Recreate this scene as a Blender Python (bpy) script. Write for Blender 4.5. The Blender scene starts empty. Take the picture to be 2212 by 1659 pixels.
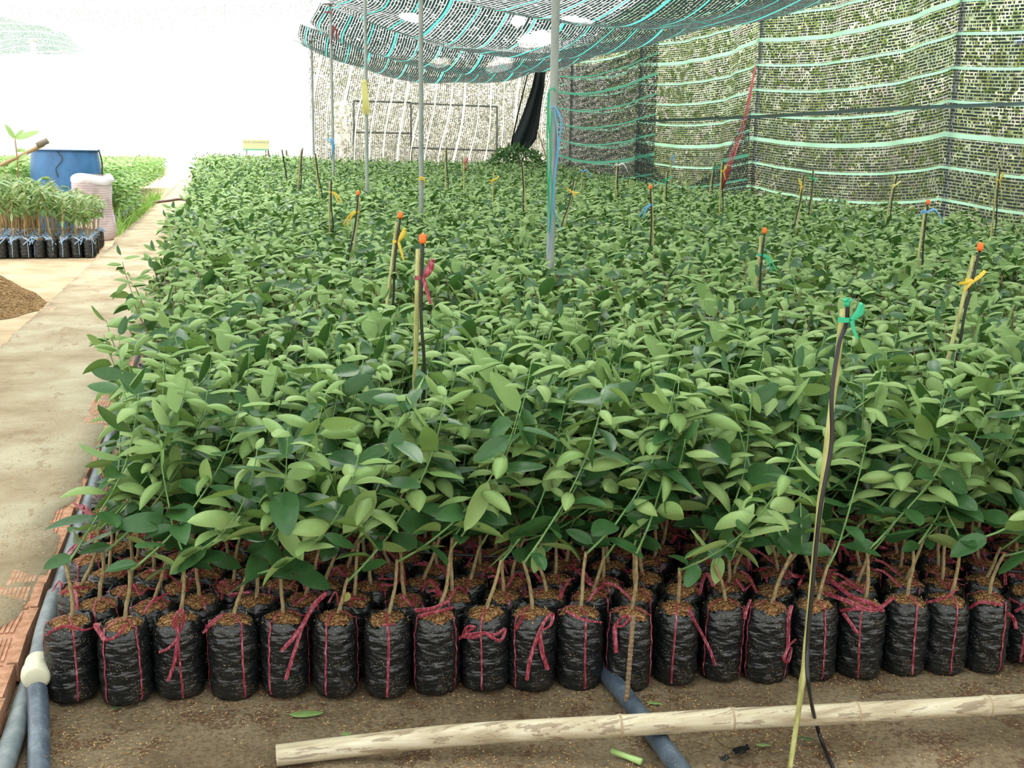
import bpy, math, random
import numpy as np
from mathutils import Vector, Matrix
SC = bpy.context.scene
COL = SC.collection
PI = math.pi
# ------------------------------------------------------------------ camera
F, CX, CY = 2400.0, 1106.0, 829.5
def _n(v): return v / np.linalg.norm(v)
_d1 = _n(np.array([465 - CX, -(323 - CY), -F])); _d2 = _n(np.array([1465 - CX, -(338 - CY), -F]))
_z = _n(np.cross(_d2, _d1)); _z = _z if _z[1] > 0 else -_z
R = np.array([np.cross(_d1, _z), _d1, _z]); CAM = np.array([0, 0, 1.5])
def ray(px, py): return R @ np.array([px - CX, -(py - CY), -F])
def onz(px, py, z=0.0): d = ray(px, py); return CAM + d * (z - CAM[2]) / d[2]
def onx(px, py, x): d = ray(px, py); return CAM + d * x / d[0]
def ony(px, py, y): d = ray(px, py); return CAM + d * y / d[1]
def proj(p): c = R.T @ (np.array(p) - CAM); return CX + F * c[0] / -c[2], CY - F * c[1] / -c[2]
cd = bpy.data.cameras.new('camera'); cam = bpy.data.objects.new('camera', cd); COL.objects.link(cam)
cd.sensor_width = 36; cd.lens = 36 * F / 2212; cd.clip_start = .05; cd.clip_end = 400
m = Matrix.Identity(4)
for i in range(3):
    for j in range(3): m[i][j] = R[i][j]
    m[i][3] = CAM[i]
cam.matrix_world = m
SC.camera = cam
# ------------------------------------------------------------------ light
w = bpy.data.worlds.new('world'); SC.world = w; w.use_nodes = True
bg = w.node_tree.nodes['Background']; bg.inputs[0].default_value = (1.0, 1.0, .97, 1); bg.inputs[1].default_value = 1.0
_t = w.node_tree; _c = _t.nodes.new('ShaderNodeTexCoord'); _s = _t.nodes.new('ShaderNodeSeparateXYZ'); _r = _t.nodes.new('ShaderNodeMapRange')   # overcast sky, brightest overhead
_t.links.new(_c.outputs['Generated'], _s.inputs[0]); _t.links.new(_s.outputs[2], _r.inputs[0]); _r.inputs[1].default_value = 0; _r.inputs[2].default_value = 1
_r.inputs[3].default_value = 1.5; _r.inputs[4].default_value = 4.6; _t.links.new(_r.outputs[0], bg.inputs[1])
sd = bpy.data.lights.new('sun', 'SUN'); so = bpy.data.objects.new('sun', sd); COL.objects.link(so)
sd.energy = 3.4; sd.angle = math.radians(28); sd.color = (1, .98, .92); so.rotation_euler = (math.radians(-28), math.radians(18), 0)
so.location = (0, 0, 20)
SC.view_settings.view_transform = 'Standard'; SC.view_settings.look = 'None'; SC.view_settings.gamma = 1
SC.view_settings.exposure = 0.18
SC.cycles.max_bounces = 6; SC.cycles.diffuse_bounces = 3; SC.cycles.glossy_bounces = 2; SC.cycles.transmission_bounces = 3
SC.cycles.transparent_max_bounces = 10; SC.cycles.caustics_reflective = False; SC.cycles.caustics_refractive = False
SC.cycles.use_denoising = True
rng = np.random.default_rng(7)
# ------------------------------------------------------------------ materials
MATS = {}
def mat(name, col=(.5, .5, .5), rough=.7, spec=.5, metal=0):
    if name in MATS: return MATS[name]
    M = bpy.data.materials.new(name); M.use_nodes = True
    b = M.node_tree.nodes['Principled BSDF']
    b.inputs['Base Color'].default_value = (*col, 1); b.inputs['Roughness'].default_value = rough
    b.inputs['Specular IOR Level'].default_value = spec; b.inputs['Metallic'].default_value = metal
    MATS[name] = M; return M
class NT:
    """small helper for building node trees"""
    def __init__(s, M): s.t = M.node_tree; s.b = s.t.nodes.get('Principled BSDF'); s.out = s.t.nodes['Material Output']
    def n(s, typ, **k):
        x = s.t.nodes.new(typ)
        for a, v in k.items():
            if a.startswith('i_'): x.inputs[int(a[2:])].default_value = v
            else: setattr(x, a, v)
        return x
    def l(s, a, b): s.t.links.new(a, b)
    def val(s, sock, v):
        if hasattr(v, 'links'): s.l(v, sock)
        else: sock.default_value = v
    def m(s, op, a, b=0.0, c=0.0):
        x = s.t.nodes.new('ShaderNodeMath'); x.operation = op
        s.val(x.inputs[0], a); s.val(x.inputs[1], b); s.val(x.inputs[2], c); return x.outputs[0]
    def coord(s, kind='Object', scale=(1, 1, 1)):
        c = s.n('ShaderNodeTexCoord'); mp = s.n('ShaderNodeMapping'); mp.inputs['Scale'].default_value = scale
        s.l(c.outputs[kind], mp.inputs[0]); return mp.outputs[0]
    def noise(s, vec, scale, detail=3, rough=.55):
        x = s.n('ShaderNodeTexNoise'); s.l(vec, x.inputs['Vector']); x.inputs['Scale'].default_value = scale
        x.inputs['Detail'].default_value = detail; x.inputs['Roughness'].default_value = rough; return x.outputs[0]
    def voro(s, vec, scale, out=0):
        x = s.n('ShaderNodeTexVoronoi'); s.l(vec, x.inputs['Vector']); x.inputs['Scale'].default_value = scale; return x.outputs[out]
    def ramp(s, fac, stops):
        x = s.n('ShaderNodeValToRGB'); r = x.color_ramp
        while len(r.elements) < len(stops): r.elements.new(.5)
        for e, (p, c) in zip(r.elements, stops): e.position = p; e.color = (*c, 1) if len(c) == 3 else c
        s.l(fac, x.inputs[0]); return x.outputs[0]
    def mix(s, fac, a, b, typ='MIX'):
        x = s.n('ShaderNodeMix'); x.data_type = 'RGBA'; x.blend_type = typ
        s.val(x.inputs[0], fac)
        for i, v in ((6, a), (7, b)):
            if hasattr(v, 'links'): s.l(v, x.inputs[i])
            else: x.inputs[i].default_value = (*v, 1)
        return x.outputs[2]
    def base(s, c): s.l(c, s.b.inputs['Base Color'])
    def bump(s, h, strength=.3, dist=.01):
        x = s.n('ShaderNodeBump'); x.inputs['Strength'].default_value = strength; x.inputs['Distance'].default_value = dist
        s.l(h, x.inputs['Height']); s.l(x.outputs[0], s.b.inputs['Normal'])

def leaf_mat(name, top, under, top2, under2, rough=.33, trans=.14):
    M = mat(name, top, rough, .38); t = NT(M)
    g = t.n('ShaderNodeNewGeometry')
    rnd = g.outputs['Random Per Island']
    a = t.mix(rnd, top, top2); u = t.mix(rnd, under, under2)
    c = t.mix(g.outputs['Backfacing'], a, u)
    nz = t.noise(t.coord('Object'), 60, 2)
    c2 = t.mix(t.m('MULTIPLY', nz, .35), c, (.12, .25, .05))
    t.base(c2)
    ro = t.m('ADD', rough, t.m('MULTIPLY', g.outputs['Backfacing'], .22)); t.l(ro, t.b.inputs['Roughness'])
    tr = t.n('ShaderNodeBsdfTranslucent'); t.l(t.mix(.5, c2, (.22, .42, .05)), tr.inputs[0])
    mx = t.n('ShaderNodeMixShader'); mx.inputs[0].default_value = trans
    t.l(t.b.outputs[0], mx.inputs[1]); t.l(tr.outputs[0], mx.inputs[2]); t.l(mx.outputs[0], t.out.inputs[0])
    return M
M_LEAF = leaf_mat('citrus_leaf', (.012, .062, .024), (.17, .29, .082), (.032, .105, .038), (.31, .43, .16))
M_LEAFY = leaf_mat('young_leaf', (.09, .22, .05), (.30, .46, .16), (.17, .33, .07), (.38, .52, .22), .5, .3)
M_LEAFN = leaf_mat('neighbour_leaf', (.10, .20, .06), (.26, .38, .17), (.20, .28, .08), (.42, .48, .28), .4, .3)
M_STEM = mat('woody_stem', (.27, .20, .10), .8, .2); t = NT(M_STEM)
t.base(t.ramp(t.noise(t.coord('Object', (1, 1, .35)), 160, 3), [(.3, (.15, .11, .055)), (.55, (.29, .22, .11)), (.8, (.38, .31, .18))]))
M_SHOOT = mat('green_shoot', (.16, .30, .10), .5, .4)
M_BAG = mat('black_plastic_bag', (.006, .008, .009), .26, .6); t = NT(M_BAG)
oc = t.coord('Object', (1, 1, 3.0)); oc1 = t.coord('Object')
wr = t.noise(oc, 13, 2.5, .5)
vd = t.voro(oc1, 150)
dot = t.m('LESS_THAN', vd, t.m('MULTIPLY', t.noise(oc1, 18, 1), .29))
dust = t.m('GREATER_THAN', t.noise(oc1, 9, 5, .7), .60)
c = t.mix(t.m('MULTIPLY', dust, .12), (.006, .008, .009), (.12, .085, .05))
t.base(t.mix(dot, c, (.30, .25, .15))); t.l(t.m('ADD', .2, t.m('MULTIPLY', t.noise(oc1, 30, 2), .22)), t.b.inputs['Roughness'])
t.bump(wr, .55, .03)
M_SOIL = mat('rice_husk_mix', (.3, .15, .07), .95, .1); t = NT(M_SOIL)
oc = t.coord('Object', (1, 1, 1)); v = t.voro(oc, 230, 1)
sp = t.n('ShaderNodeSeparateColor'); t.l(v, sp.inputs[0])
t.base(t.ramp(sp.outputs[0], [(0, (.07, .03, .018)), (.35, (.19, .08, .035)), (.65, (.34, .17, .07)), (1, (.52, .34, .15))]))
t.bump(t.voro(oc, 230, 0), .9, .006)
M_HUSK = mat('loose_husk', (.5, .33, .14), .8, .2); t = NT(M_HUSK)
g = t.n('ShaderNodeNewGeometry')
t.base(t.ramp(g.outputs['Random Per Island'], [(0, (.10, .035, .02)), (.35, (.24, .10, .04)), (.6, (.42, .24, .09)), (1, (.62, .45, .22))]))
M_TIE = mat('pink_raffia', (.55, .045, .10), .38, .5); t = NT(M_TIE)
t.base(t.ramp(t.noise(t.coord('Object', (1, 1, .25)), 220, 2), [(.3, (.16, .018, .026)), (.5, (.33, .04, .066)), (.64, (.56, .17, .23)), (.85, (.72, .42, .5))]))
tr = t.n('ShaderNodeBsdfTranslucent', i_0=(.5, .04, .08, 1)); mx = t.n('ShaderNodeMixShader', i_0=.25)
t.l(t.b.outputs[0], mx.inputs[1]); t.l(tr.outputs[0], mx.inputs[2]); t.l(mx.outputs[0], t.out.inputs[0])
M_BLUETIE = mat('blue_raffia', (.16, .42, .75), .45); M_GREENTIE = mat('green_raffia', (.02, .42, .22), .45)
M_YELTIE = mat('yellow_raffia', (.80, .56, .06), .5); M_WHITETIE = mat('white_raffia', (.8, .8, .8), .5)
M_PALEYEL = mat('pale_yellow_raffia', (.85, .78, .30), .5); M_REDTIE = mat('red_raffia', (.68, .08, .14), .45)
M_ORANGE = mat('orange_plastic', (.95, .17, .02), .4); M_BLACKTUBE = mat('black_tube', (.012, .012, .013), .35)
M_CANE = mat('bamboo_cane', (.45, .42, .16), .45); t = NT(M_CANE)
t.base(t.ramp(t.noise(t.coord('Object', (8, 8, 1)), 9, 3), [(.3, (.22, .20, .07)), (.5, (.42, .42, .15)), (.7, (.58, .55, .28))]))
M_OLDCANE = mat('weathered_cane', (.36, .25, .13), .7); M_NODE = mat('bamboo_node', (.20, .13, .06), .7)
M_STEEL = mat('galvanised_pole', (.33, .36, .35), .5, .5); t = NT(M_STEEL)
t.base(t.ramp(t.noise(t.coord('Object', (1, 1, .3)), 14, 4), [(.3, (.24, .27, .26)), (.6, (.36, .39, .38)), (.8, (.30, .27, .22))]))
# ground
M_GND = mat('sandy_soil', (.3, .24, .16), .95, .15); t = NT(M_GND)
oc = t.coord('Object')
a = t.ramp(t.noise(oc, 2.2, 6, .62), [(.32, (.14, .10, .06)), (.5, (.225, .172, .108)), (.68, (.32, .255, .17))])
b = t.ramp(t.noise(oc, 70, 3, .7), [(.3, (.55, .5, .45)), (.55, (1, 1, 1)), (.75, (1.15, 1.1, 1.0))])
c = t.mix(1.0, a, b, 'MULTIPLY')
dk = t.m('MULTIPLY', t.m('GREATER_THAN', t.noise(oc, 5.5, 5, .7), .56), t.m('GREATER_THAN', t.noise(oc, 120, 2), .47))
t.base(t.mix(t.m('MULTIPLY', dk, .75), c, (.10, .05, .028)))
t.bump(t.noise(oc, 45, 5, .7), .7, .02)
M_SAND = mat('far_sand', (.40, .31, .20), .95, .1); t = NT(M_SAND); oc = t.coord('Object')
t.base(t.ramp(t.noise(oc, 1.6, 6, .6), [(.3, (.27, .19, .115)), (.5, (.40, .31, .20)), (.7, (.48, .39, .27))])); t.bump(t.noise(oc, 30, 4), .4, .02)
M_CONC = mat('worn_concrete', (.42, .38, .3), .9, .2); t = NT(M_CONC); oc = t.coord('Object')
a = t.ramp(t.noise(oc, 1.8, 7, .65), [(.3, (.21, .155, .09)), (.45, (.31, .25, .16)), (.58, (.37, .325, .225)), (.8, (.46, .415, .30))])
st = t.m('GREATER_THAN', t.noise(t.coord('Object', (1, .35, 1)), 7, 6, .75), .60)
c = t.mix(t.m('MULTIPLY', st, .55), a, (.22, .15, .085))
sp_ = t.m('GREATER_THAN', t.noise(oc, 55, 4, .8), .635)
t.base(t.mix(t.m('MULTIPLY', sp_, .7), c, (.10, .055, .03))); t.bump(t.noise(oc, 25, 6, .7), .45, .015)
M_BRICK = mat('orange_brick', (.52, .22, .12), .85, .2); t = NT(M_BRICK); oc = t.coord('Object')
t.base(t.ramp(t.noise(oc, 22, 5, .65), [(.25, (.17, .11, .07)), (.42, (.38, .19, .11)), (.58, (.50, .27, .18)), (.72, (.38, .31, .22))]))
t.bump(t.noise(oc, 60, 4), .5, .006)
# nets: knitted shade cloth, dark tapes with open gaps and wide translucent selvedge bands
def net_mat(name, gap, stripe_col, dark, sp=.385, holes=(), stripe_w=.034, dash=.80, rowf=.62, white_holes=None, stripe_t=.75):
    M = mat(name, dark, .6, .3); t = NT(M)
    uv = t.n('ShaderNodeUVMap'); s = t.n('ShaderNodeSeparateXYZ'); t.l(uv.outputs[0], s.inputs[0]); u, v = s.outputs[0], s.outputs[1]
    row = t.m('DIVIDE', v, gap); fr = t.m('FRACT', row); fl = t.m('FLOOR', row)
    wob = t.n('ShaderNodeCombineXYZ'); t.l(t.m('MULTIPLY', u, 36), wob.inputs[0]); t.l(t.m('MULTIPLY', fl, 3.71), wob.inputs[1])
    nz = t.n('ShaderNodeTexNoise'); nz.noise_dimensions = '2D'; t.l(wob.outputs[0], nz.inputs['Vector']); nz.inputs['Scale'].default_value = 1.0; nz.inputs['Detail'].default_value = 1
    dashm = t.m('LESS_THAN', nz.outputs[0], .28 + .35 * dash)
    cm = t.n('ShaderNodeCombineXYZ'); t.l(t.m('MULTIPLY', u, 3.0), cm.inputs[0]); t.l(t.m('MULTIPLY', v, 2.5), cm.inputs[1])
    big = t.n('ShaderNodeTexNoise'); big.noise_dimensions = '2D'; t.l(cm.outputs[0], big.inputs['Vector']); big.inputs['Scale'].default_value = 1; big.inputs['Detail'].default_value = 2
    rf = t.m('ADD', rowf - .12, t.m('MULTIPLY', big.outputs[0], .24))
    tape = t.m('MULTIPLY', t.m('LESS_THAN', fr, rf), dashm)
    q = t.m('DIVIDE', v, sp); qf = t.m('MULTIPLY', t.m('ABSOLUTE', t.m('SUBTRACT', t.m('FRACT', t.m('ADD', q, .5)), .5)), sp)
    alt = t.m('MULTIPLY', t.m('LESS_THAN', t.m('FRACT', t.m('MULTIPLY', t.m('ROUND', q), .25)), .1), stripe_w * .35)
    stripe = t.m('LESS_THAN', qf, t.m('ADD', stripe_w / 2, alt))
    cover = t.m('MAXIMUM', tape, stripe)
    if white_holes:
        for (hu, hv, ru, rv) in white_holes:
            du = t.m('DIVIDE', t.m('SUBTRACT', u, hu), ru); dv = t.m('DIVIDE', t.m('SUBTRACT', v, hv), rv)
            dd = t.m('ADD', t.m('MULTIPLY', du, du), t.m('MULTIPLY', dv, dv))
            dd = t.m('ADD', dd, t.m('MULTIPLY', t.m('SUBTRACT', nz.outputs[0], .5), 1.6))
            cover = t.m('MULTIPLY', cover, t.m('GREATER_THAN', dd, 1.0))
    t.b.inputs['Base Color'].default_value = (*dark, 1)
    tl = t.n('ShaderNodeBsdfTranslucent'); tl.inputs[0].default_value = (*dark, 1)
    mm = t.n('ShaderNodeMixShader', i_0=.35); t.l(t.b.outputs[0], mm.inputs[1]); t.l(tl.outputs[0], mm.inputs[2])
    sdif = t.n('ShaderNodeBsdfDiffuse'); sdif.inputs[0].default_value = (*stripe_col, 1)
    stl = t.n('ShaderNodeBsdfTranslucent'); stl.inputs[0].default_value = (*stripe_col, 1)
    sm = t.n('ShaderNodeMixShader', i_0=stripe_t); t.l(sdif.outputs[0], sm.inputs[1]); t.l(stl.outputs[0], sm.inputs[2])
    m1 = t.n('ShaderNodeMixShader'); t.l(stripe, m1.inputs[0]); t.l(mm.outputs[0], m1.inputs[1]); t.l(sm.outputs[0], m1.inputs[2])
    tp = t.n('ShaderNodeBsdfTransparent'); m2 = t.n('ShaderNodeMixShader'); t.l(cover, m2.inputs[0]); t.l(tp.outputs[0], m2.inputs[1]); t.l(m1.outputs[0], m2.inputs[2])
    t.l(m2.outputs[0], t.out.inputs[0]); return M
# ------------------------------------------------------------------ mesh helpers
def quadmesh(name, V, Q, mi=None, smooth=True, uv=None):
    me = bpy.data.meshes.new(name); V = np.asarray(V, np.float32); Q = np.asarray(Q, np.int32)
    me.vertices.add(len(V)); me.vertices.foreach_set('co', V.ravel())
    me.loops.add(Q.size); me.loops.foreach_set('vertex_index', Q.ravel())
    me.polygons.add(len(Q)); me.polygons.foreach_set('loop_start', np.arange(0, Q.size, 4, dtype=np.int32))
    me.polygons.foreach_set('loop_total', np.full(len(Q), 4, np.int32))
    if mi is not None: me.polygons.foreach_set('material_index', np.asarray(mi, np.int32))
    me.polygons.foreach_set('use_smooth', np.full(len(Q), smooth))
    if uv is not None:
        l = me.uv_layers.new(name='UVMap'); l.data.foreach_set('uv', np.asarray(uv, np.float32)[Q.ravel()].ravel())
    me.update(); me.validate(); return me
class MB:
    """collects tubes, grids, boxes and ribbons as quads, then links them as one mesh object"""
    def __init__(s): s.V = []; s.Q = []; s.M = []; s.n = 0
    def add(s, V, Q, mi=0):
        V = np.asarray(V, float); Q = np.asarray(Q, int); s.V.append(V); s.Q.append(Q + s.n); s.n += len(V)
        s.M.append(np.full(len(Q), mi) if np.isscalar(mi) else np.asarray(mi)); return s
    def tube(s, pts, rad, n=8, mi=0, cap=True):
        P = np.asarray(pts, float); k = len(P); rad = np.full(k, rad) if np.isscalar(rad) else np.asarray(rad, float)
        T = np.gradient(P, axis=0); T /= np.linalg.norm(T, axis=1)[:, None] + 1e-12
        h = np.array([0, 0, 1.]) if abs(T[0][2]) < .9 else np.array([1., 0, 0])
        A = np.cross(T, h); 
        bad = np.linalg.norm(A, axis=1) < .05
        A[bad] = np.cross(T[bad], np.array([0, 1., 0])); A /= np.linalg.norm(A, axis=1)[:, None]; B = np.cross(T, A)
        if cap: 
            P = np.vstack([P[:1], P, P[-1:]]); A = np.vstack([A[:1], A, A[-1:]]); B = np.vstack([B[:1], B, B[-1:]]); rad = np.concatenate([[1e-4], rad, [1e-4]]); k += 2
        th = np.arange(n) * 2 * PI / n
        V = (P[:, None] + rad[:, None, None] * (np.cos(th)[None, :, None] * A[:, None] + np.sin(th)[None, :, None] * B[:, None])).reshape(-1, 3)
        i = np.arange(k - 1)[:, None] * n; j = np.arange(n)[None]; j2 = (j + 1) % n
        Q = np.stack([i + j, i + j2, i + n + j2, i + n + j], -1).reshape(-1, 4)
        return s.add(V, Q, mi)
    def box(s, lo, hi, mi=0):
        (a, b, c), (d, e, f) = lo, hi
        V = [(a, b, c), (d, b, c), (d, e, c), (a, e, c), (a, b, f), (d, b, f), (d, e, f), (a, e, f)]
        return s.add(V, [(0, 3, 2, 1), (4, 5, 6, 7), (0, 1, 5, 4), (1, 2, 6, 5), (2, 3, 7, 6), (3, 0, 4, 7)], mi)
    def ribbon(s, pts, wid, hint=(0, 0, 1), mi=0, fold=.25, twist=0.0):
        P = np.asarray(pts, float); k = len(P); wid = np.full(k, wid) if np.isscalar(wid) else np.asarray(wid, float)
        T = np.gradient(P, axis=0); T /= np.linalg.norm(T, axis=1)[:, None] + 1e-12
        A = np.cross(T, np.asarray(hint, float) if np.ndim(hint) > 1 else np.tile(hint, (k, 1))); A /= np.linalg.norm(A, axis=1)[:, None] + 1e-9; B = np.cross(A, T)
        if twist:
            an = np.linspace(0, twist, k)[:, None]; A, B = A * np.cos(an) + B * np.sin(an), B * np.cos(an) - A * np.sin(an)
        h = wid[:, None] / 2
        V = np.concatenate([P - A * h, P + B * h * fold, P + A * h]); i = np.arange(k - 1)
        Q = np.concatenate([np.stack([i, i + 1, i + 1 + k, i + k], 1), np.stack([i + k, i + 1 + k, i + 1 + 2 * k, i + 2 * k], 1)])
        return s.add(V, Q, mi)
    def grid(s, P, mi=0):
        P = np.asarray(P); a, b = P.shape[:2]; i = np.arange(a - 1)[:, None] * b + np.arange(b - 1)[None]
        return s.add(P.reshape(-1, 3), np.stack([i, i + b, i + b + 1, i + 1], -1).reshape(-1, 4), mi)
    def mesh(s, name, mats, smooth=True):
        me = quadmesh(name, np.concatenate(s.V), np.concatenate(s.Q), np.concatenate(s.M), smooth)
        for mm in (mats if isinstance(mats, (list, tuple)) else [mats]): me.materials.append(mm)
        return me
    def build(s, name, mats, parent=None, smooth=True): return link(name, s.mesh(name, mats, smooth), parent)
def link(name, me, parent=None, loc=None):
    o = bpy.data.objects.new(name, me); COL.objects.link(o)
    if parent is not None: o.parent = parent
    if loc is not None: o.location = loc
    return o
def tag(o, label=None, cat=None, group=None, kind=None):
    if label: o['label'] = label
    if cat: o['category'] = cat
    if group: o['group'] = group
    if kind: o['kind'] = kind
    return o
def empty(name, loc=(0, 0, 0), rz=0.0):
    o = bpy.data.objects.new(name, None); COL.objects.link(o); o.location = loc; o.rotation_euler = (0, 0, rz); o.empty_display_size = .05; return o
def copy_tree(o, parent=None):
    c = o.copy(); COL.objects.link(c); c.parent = parent
    for ch in o.children: copy_tree(ch, c)
    return c
def bez(pts, n=12):
    """smooth curve through points"""
    P = np.asarray(pts, float)
    if len(P) == 2: return P[0] + (P[1] - P[0]) * np.linspace(0, 1, n)[:, None]
    E = np.vstack([2 * P[0] - P[1], P, 2 * P[-1] - P[-2]]); out = []
    for i in range(1, len(E) - 2):
        t = np.linspace(0, 1, n, endpoint=(i == len(E) - 3))[:, None]
        a, b, c, d = E[i - 1], E[i], E[i + 1], E[i + 2]
        out.append(.5 * (2 * b + (c - a) * t + (2 * a - 5 * b + 4 * c - d) * t * t + (3 * b - a - 3 * c + d) * t ** 3))
    return np.concatenate(out)
def leaves(base, d, up, L, W, phi, curl, flip, nl, nw, tipw=.8):
    """a batch of curved leaf blades: V, Q"""
    N = len(base); s = np.linspace(0, 1, nl + 1); tt = np.linspace(-1, 1, nw + 1)
    d = d / np.linalg.norm(d, axis=1)[:, None]; up = up - d * (up * d).sum(1)[:, None]; up /= np.linalg.norm(up, axis=1)[:, None] + 1e-9; side = np.cross(up, d)
    prof = np.sin(PI * np.clip(s, 0, 1) ** tipw) ** .6; prof[0] = .05; prof[-1] = .03
    ph = phi[:, None] * s[None] + 1e-4; p0 = phi[:, None] + 1e-4
    x = L[:, None] * np.sin(ph) / p0; z = -L[:, None] * (1 - np.cos(ph)) / p0
    nx, nz = np.sin(ph), np.cos(ph)
    c = np.where(np.abs(curl) < .02, .02, curl)[:, None, None]; hw = (W[:, None] / 2 * prof[None])[:, :, None]
    y = hw * np.sin(c * tt[None, None]) / c; nn = -hw * (1 - np.cos(c * tt[None, None])) / c - hw * .13 * (np.abs(tt) < .01)[None, None] * (nw > 3)
    V = base[:, None, None] + d[:, None, None] * (x[:, :, None] + nn * nx[:, :, None])[..., None] + up[:, None, None] * (z[:, :, None] + nn * nz[:, :, None])[..., None] + side[:, None, None] * y[..., None]
    k = (nl + 1) * (nw + 1); i = (np.arange(nl)[:, None] * (nw + 1) + np.arange(nw)[None]).ravel()
    q = np.stack([i, i + nw + 1, i + nw + 2, i + 1], 1); q2 = q[:, ::-1]
    Q = np.where(flip[:, None, None], q2[None], q[None]) + (np.arange(N) * k)[:, None, None]
    return V.reshape(-1, 3), Q.reshape(-1, 4)
# ------------------------------------------------------------------ ground, path, bricks
def ground_h(x, y):
    return np.clip((x + .72) * 8, 0, 1) * np.clip((3.4 - x) * 4, 0, 1) * np.clip((3.4 - y) * 3, 0, 1) * np.clip((y - 1.6) * 4, 0, 1) * (.006 * np.sin(5 * x + 2 * y) * np.sin(4.1 * y - 1.3 * x) + .004 * np.sin(13 * x + 7 * y) + .003 * np.sin(31 * x - 17 * y))
gx = np.linspace(-.72, 3.4, 140); gy = np.linspace(1.6, 3.4, 80); X, Y = np.meshgrid(gx, gy, indexing='ij')
g = MB(); g.grid(np.stack([X, Y, ground_h(X, Y) - .004], -1)[:, ::-1][::-1]); 
g.build('ground', M_GND)['kind'] = 'structure'
g = MB(); 
for (x0, y0, x1, y1) in ((-60, -12, -.71, 95), (-.71, 3.38, 60, 95), (3.38, -12, 60, 3.38), (-.71, -12, 3.38, 1.62)):
    g.grid(np.array([[(x0, y0, -.004), (x0, y1, -.004)], [(x1, y0, -.004), (x1, y1, -.004)]], float)[:, ::-1])
o = g.build('ground', M_SAND); o['kind'] = 'structure'
PR, PL = -.605, -1.56                                     # right and left edge of the path
def edge_w(y, s): return .035 * np.sin(y * 7.3 + s) * np.sin(y * 3.1 + 2 * s) + .018 * np.sin(y * 23 + s)
ys = np.concatenate([np.linspace(.8, 14, 330), np.linspace(14.2, 75, 90)])
xr = PR - .006 - .06 * np.clip((np.sin(ys * 5.1 + .6) * np.sin(ys * 2.3 + 1) - .35) * 2.2, 0, 1) * (ys < 7.5) - np.clip((3.75 - ys) * .3, 0, .105) * (.75 + .25 * np.sin(ys * 19)) + .004 * np.sin(ys * 31); xl = PL - .012 + .04 * np.clip(np.sin(ys * 9) * np.sin(ys * 3.3) - .2, 0, 1) + .006 * np.sin(ys * 37)
us = np.linspace(0, 1, 14)
X = xl[None] + (xr - xl)[None] * us[:, None]; Y = np.tile(ys, (14, 1)); Z = .07 + .003 * np.sin(3 * X + 2 * Y) + .0015 * np.sin(17 * X + 11 * Y)
Z[0] = Z[-1] = .0; X[1] = X[0] + .004; X[-2] = X[-1] - .004
g = MB(); g.grid(np.stack([X, Y, Z], -1)); g.build('concrete_path', M_CONC)['kind'] = 'structure'
ORD = ['first', 'second', 'third', 'fourth', 'fifth', 'sixth', 'seventh', 'eighth', 'ninth', 'tenth', 'eleventh', 'twelfth', 'thirteenth', 'fourteenth', 'fifteenth', 'sixteenth', 'seventeenth', 'eighteenth', 'nineteenth', 'twentieth', 'twenty-first', 'twenty-second', 'twenty-third', 'twenty-fourth', 'twenty-fifth', 'twenty-sixth', 'twenty-seventh', 'twenty-eighth']
def brick_mesh(lx, ly, lz, groove_axis='y'):
    b = MB(); n = 6
    b.box((-lx / 2, -ly / 2, 0), (lx / 2, ly / 2, lz - .004))
    if groove_axis == 'y':                               # ridges run across the path edge
        b.box((-lx / 2, -ly / 2, lz - .004), (-lx / 2 + .012, ly / 2, lz + .001)); b.box((lx / 2 - .03, -ly / 2, lz - .004), (lx / 2, ly / 2, lz + .001))
        for i in range(n):
            x0 = -lx / 2 + .016 + (lx - .052) * i / n; b.box((x0, -ly / 2 + .02, lz - .004), (x0 + (lx - .052) / n * .62, ly / 2 - .02, lz + .001))
    return b.mesh('brick', M_BRICK, smooth=False)
bm1 = [brick_mesh(.135, .2, .058), brick_mesh(.125, .2, .058), brick_mesh(.14, .2, .058)]
y = 2.45; i = 0
while y < 8.4:
    o = link('brick', bm1[i % 3]); o.location = (PR - .062 + rng.uniform(-.006, .006), y, .0085 + rng.uniform(-.002, .002)); o.rotation_euler = (0, rng.uniform(-.02, .02), rng.uniform(-.03, .03))
    tag(o, f'orange ridged brick edging the bed side of the concrete path, {ORD[i]} from the pipe coupling' if i < 20 else 'small orange brick far along the bed side of the path under leaves', 'brick', 'bricks edging the path beside the seedling bed')
    y += .207; i += 1
bm2 = brick_mesh(.11, .2, .055); bm2.materials[0] = mat('dusty_brick', (.42, .31, .21), .95, .1); y = 8.3; i = 0
while y < 17:
    o = link('brick', bm2); o.location = (PL + .045 + rng.uniform(-.016, .004), y, .011); o.rotation_euler = (0, 0, rng.uniform(-.06, .06))
    tag(o, 'pale dusty brick edging the path beside the husk heap and bare sand', 'brick', 'bricks on the sand side of the path')
    y += .212; i += 1
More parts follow.
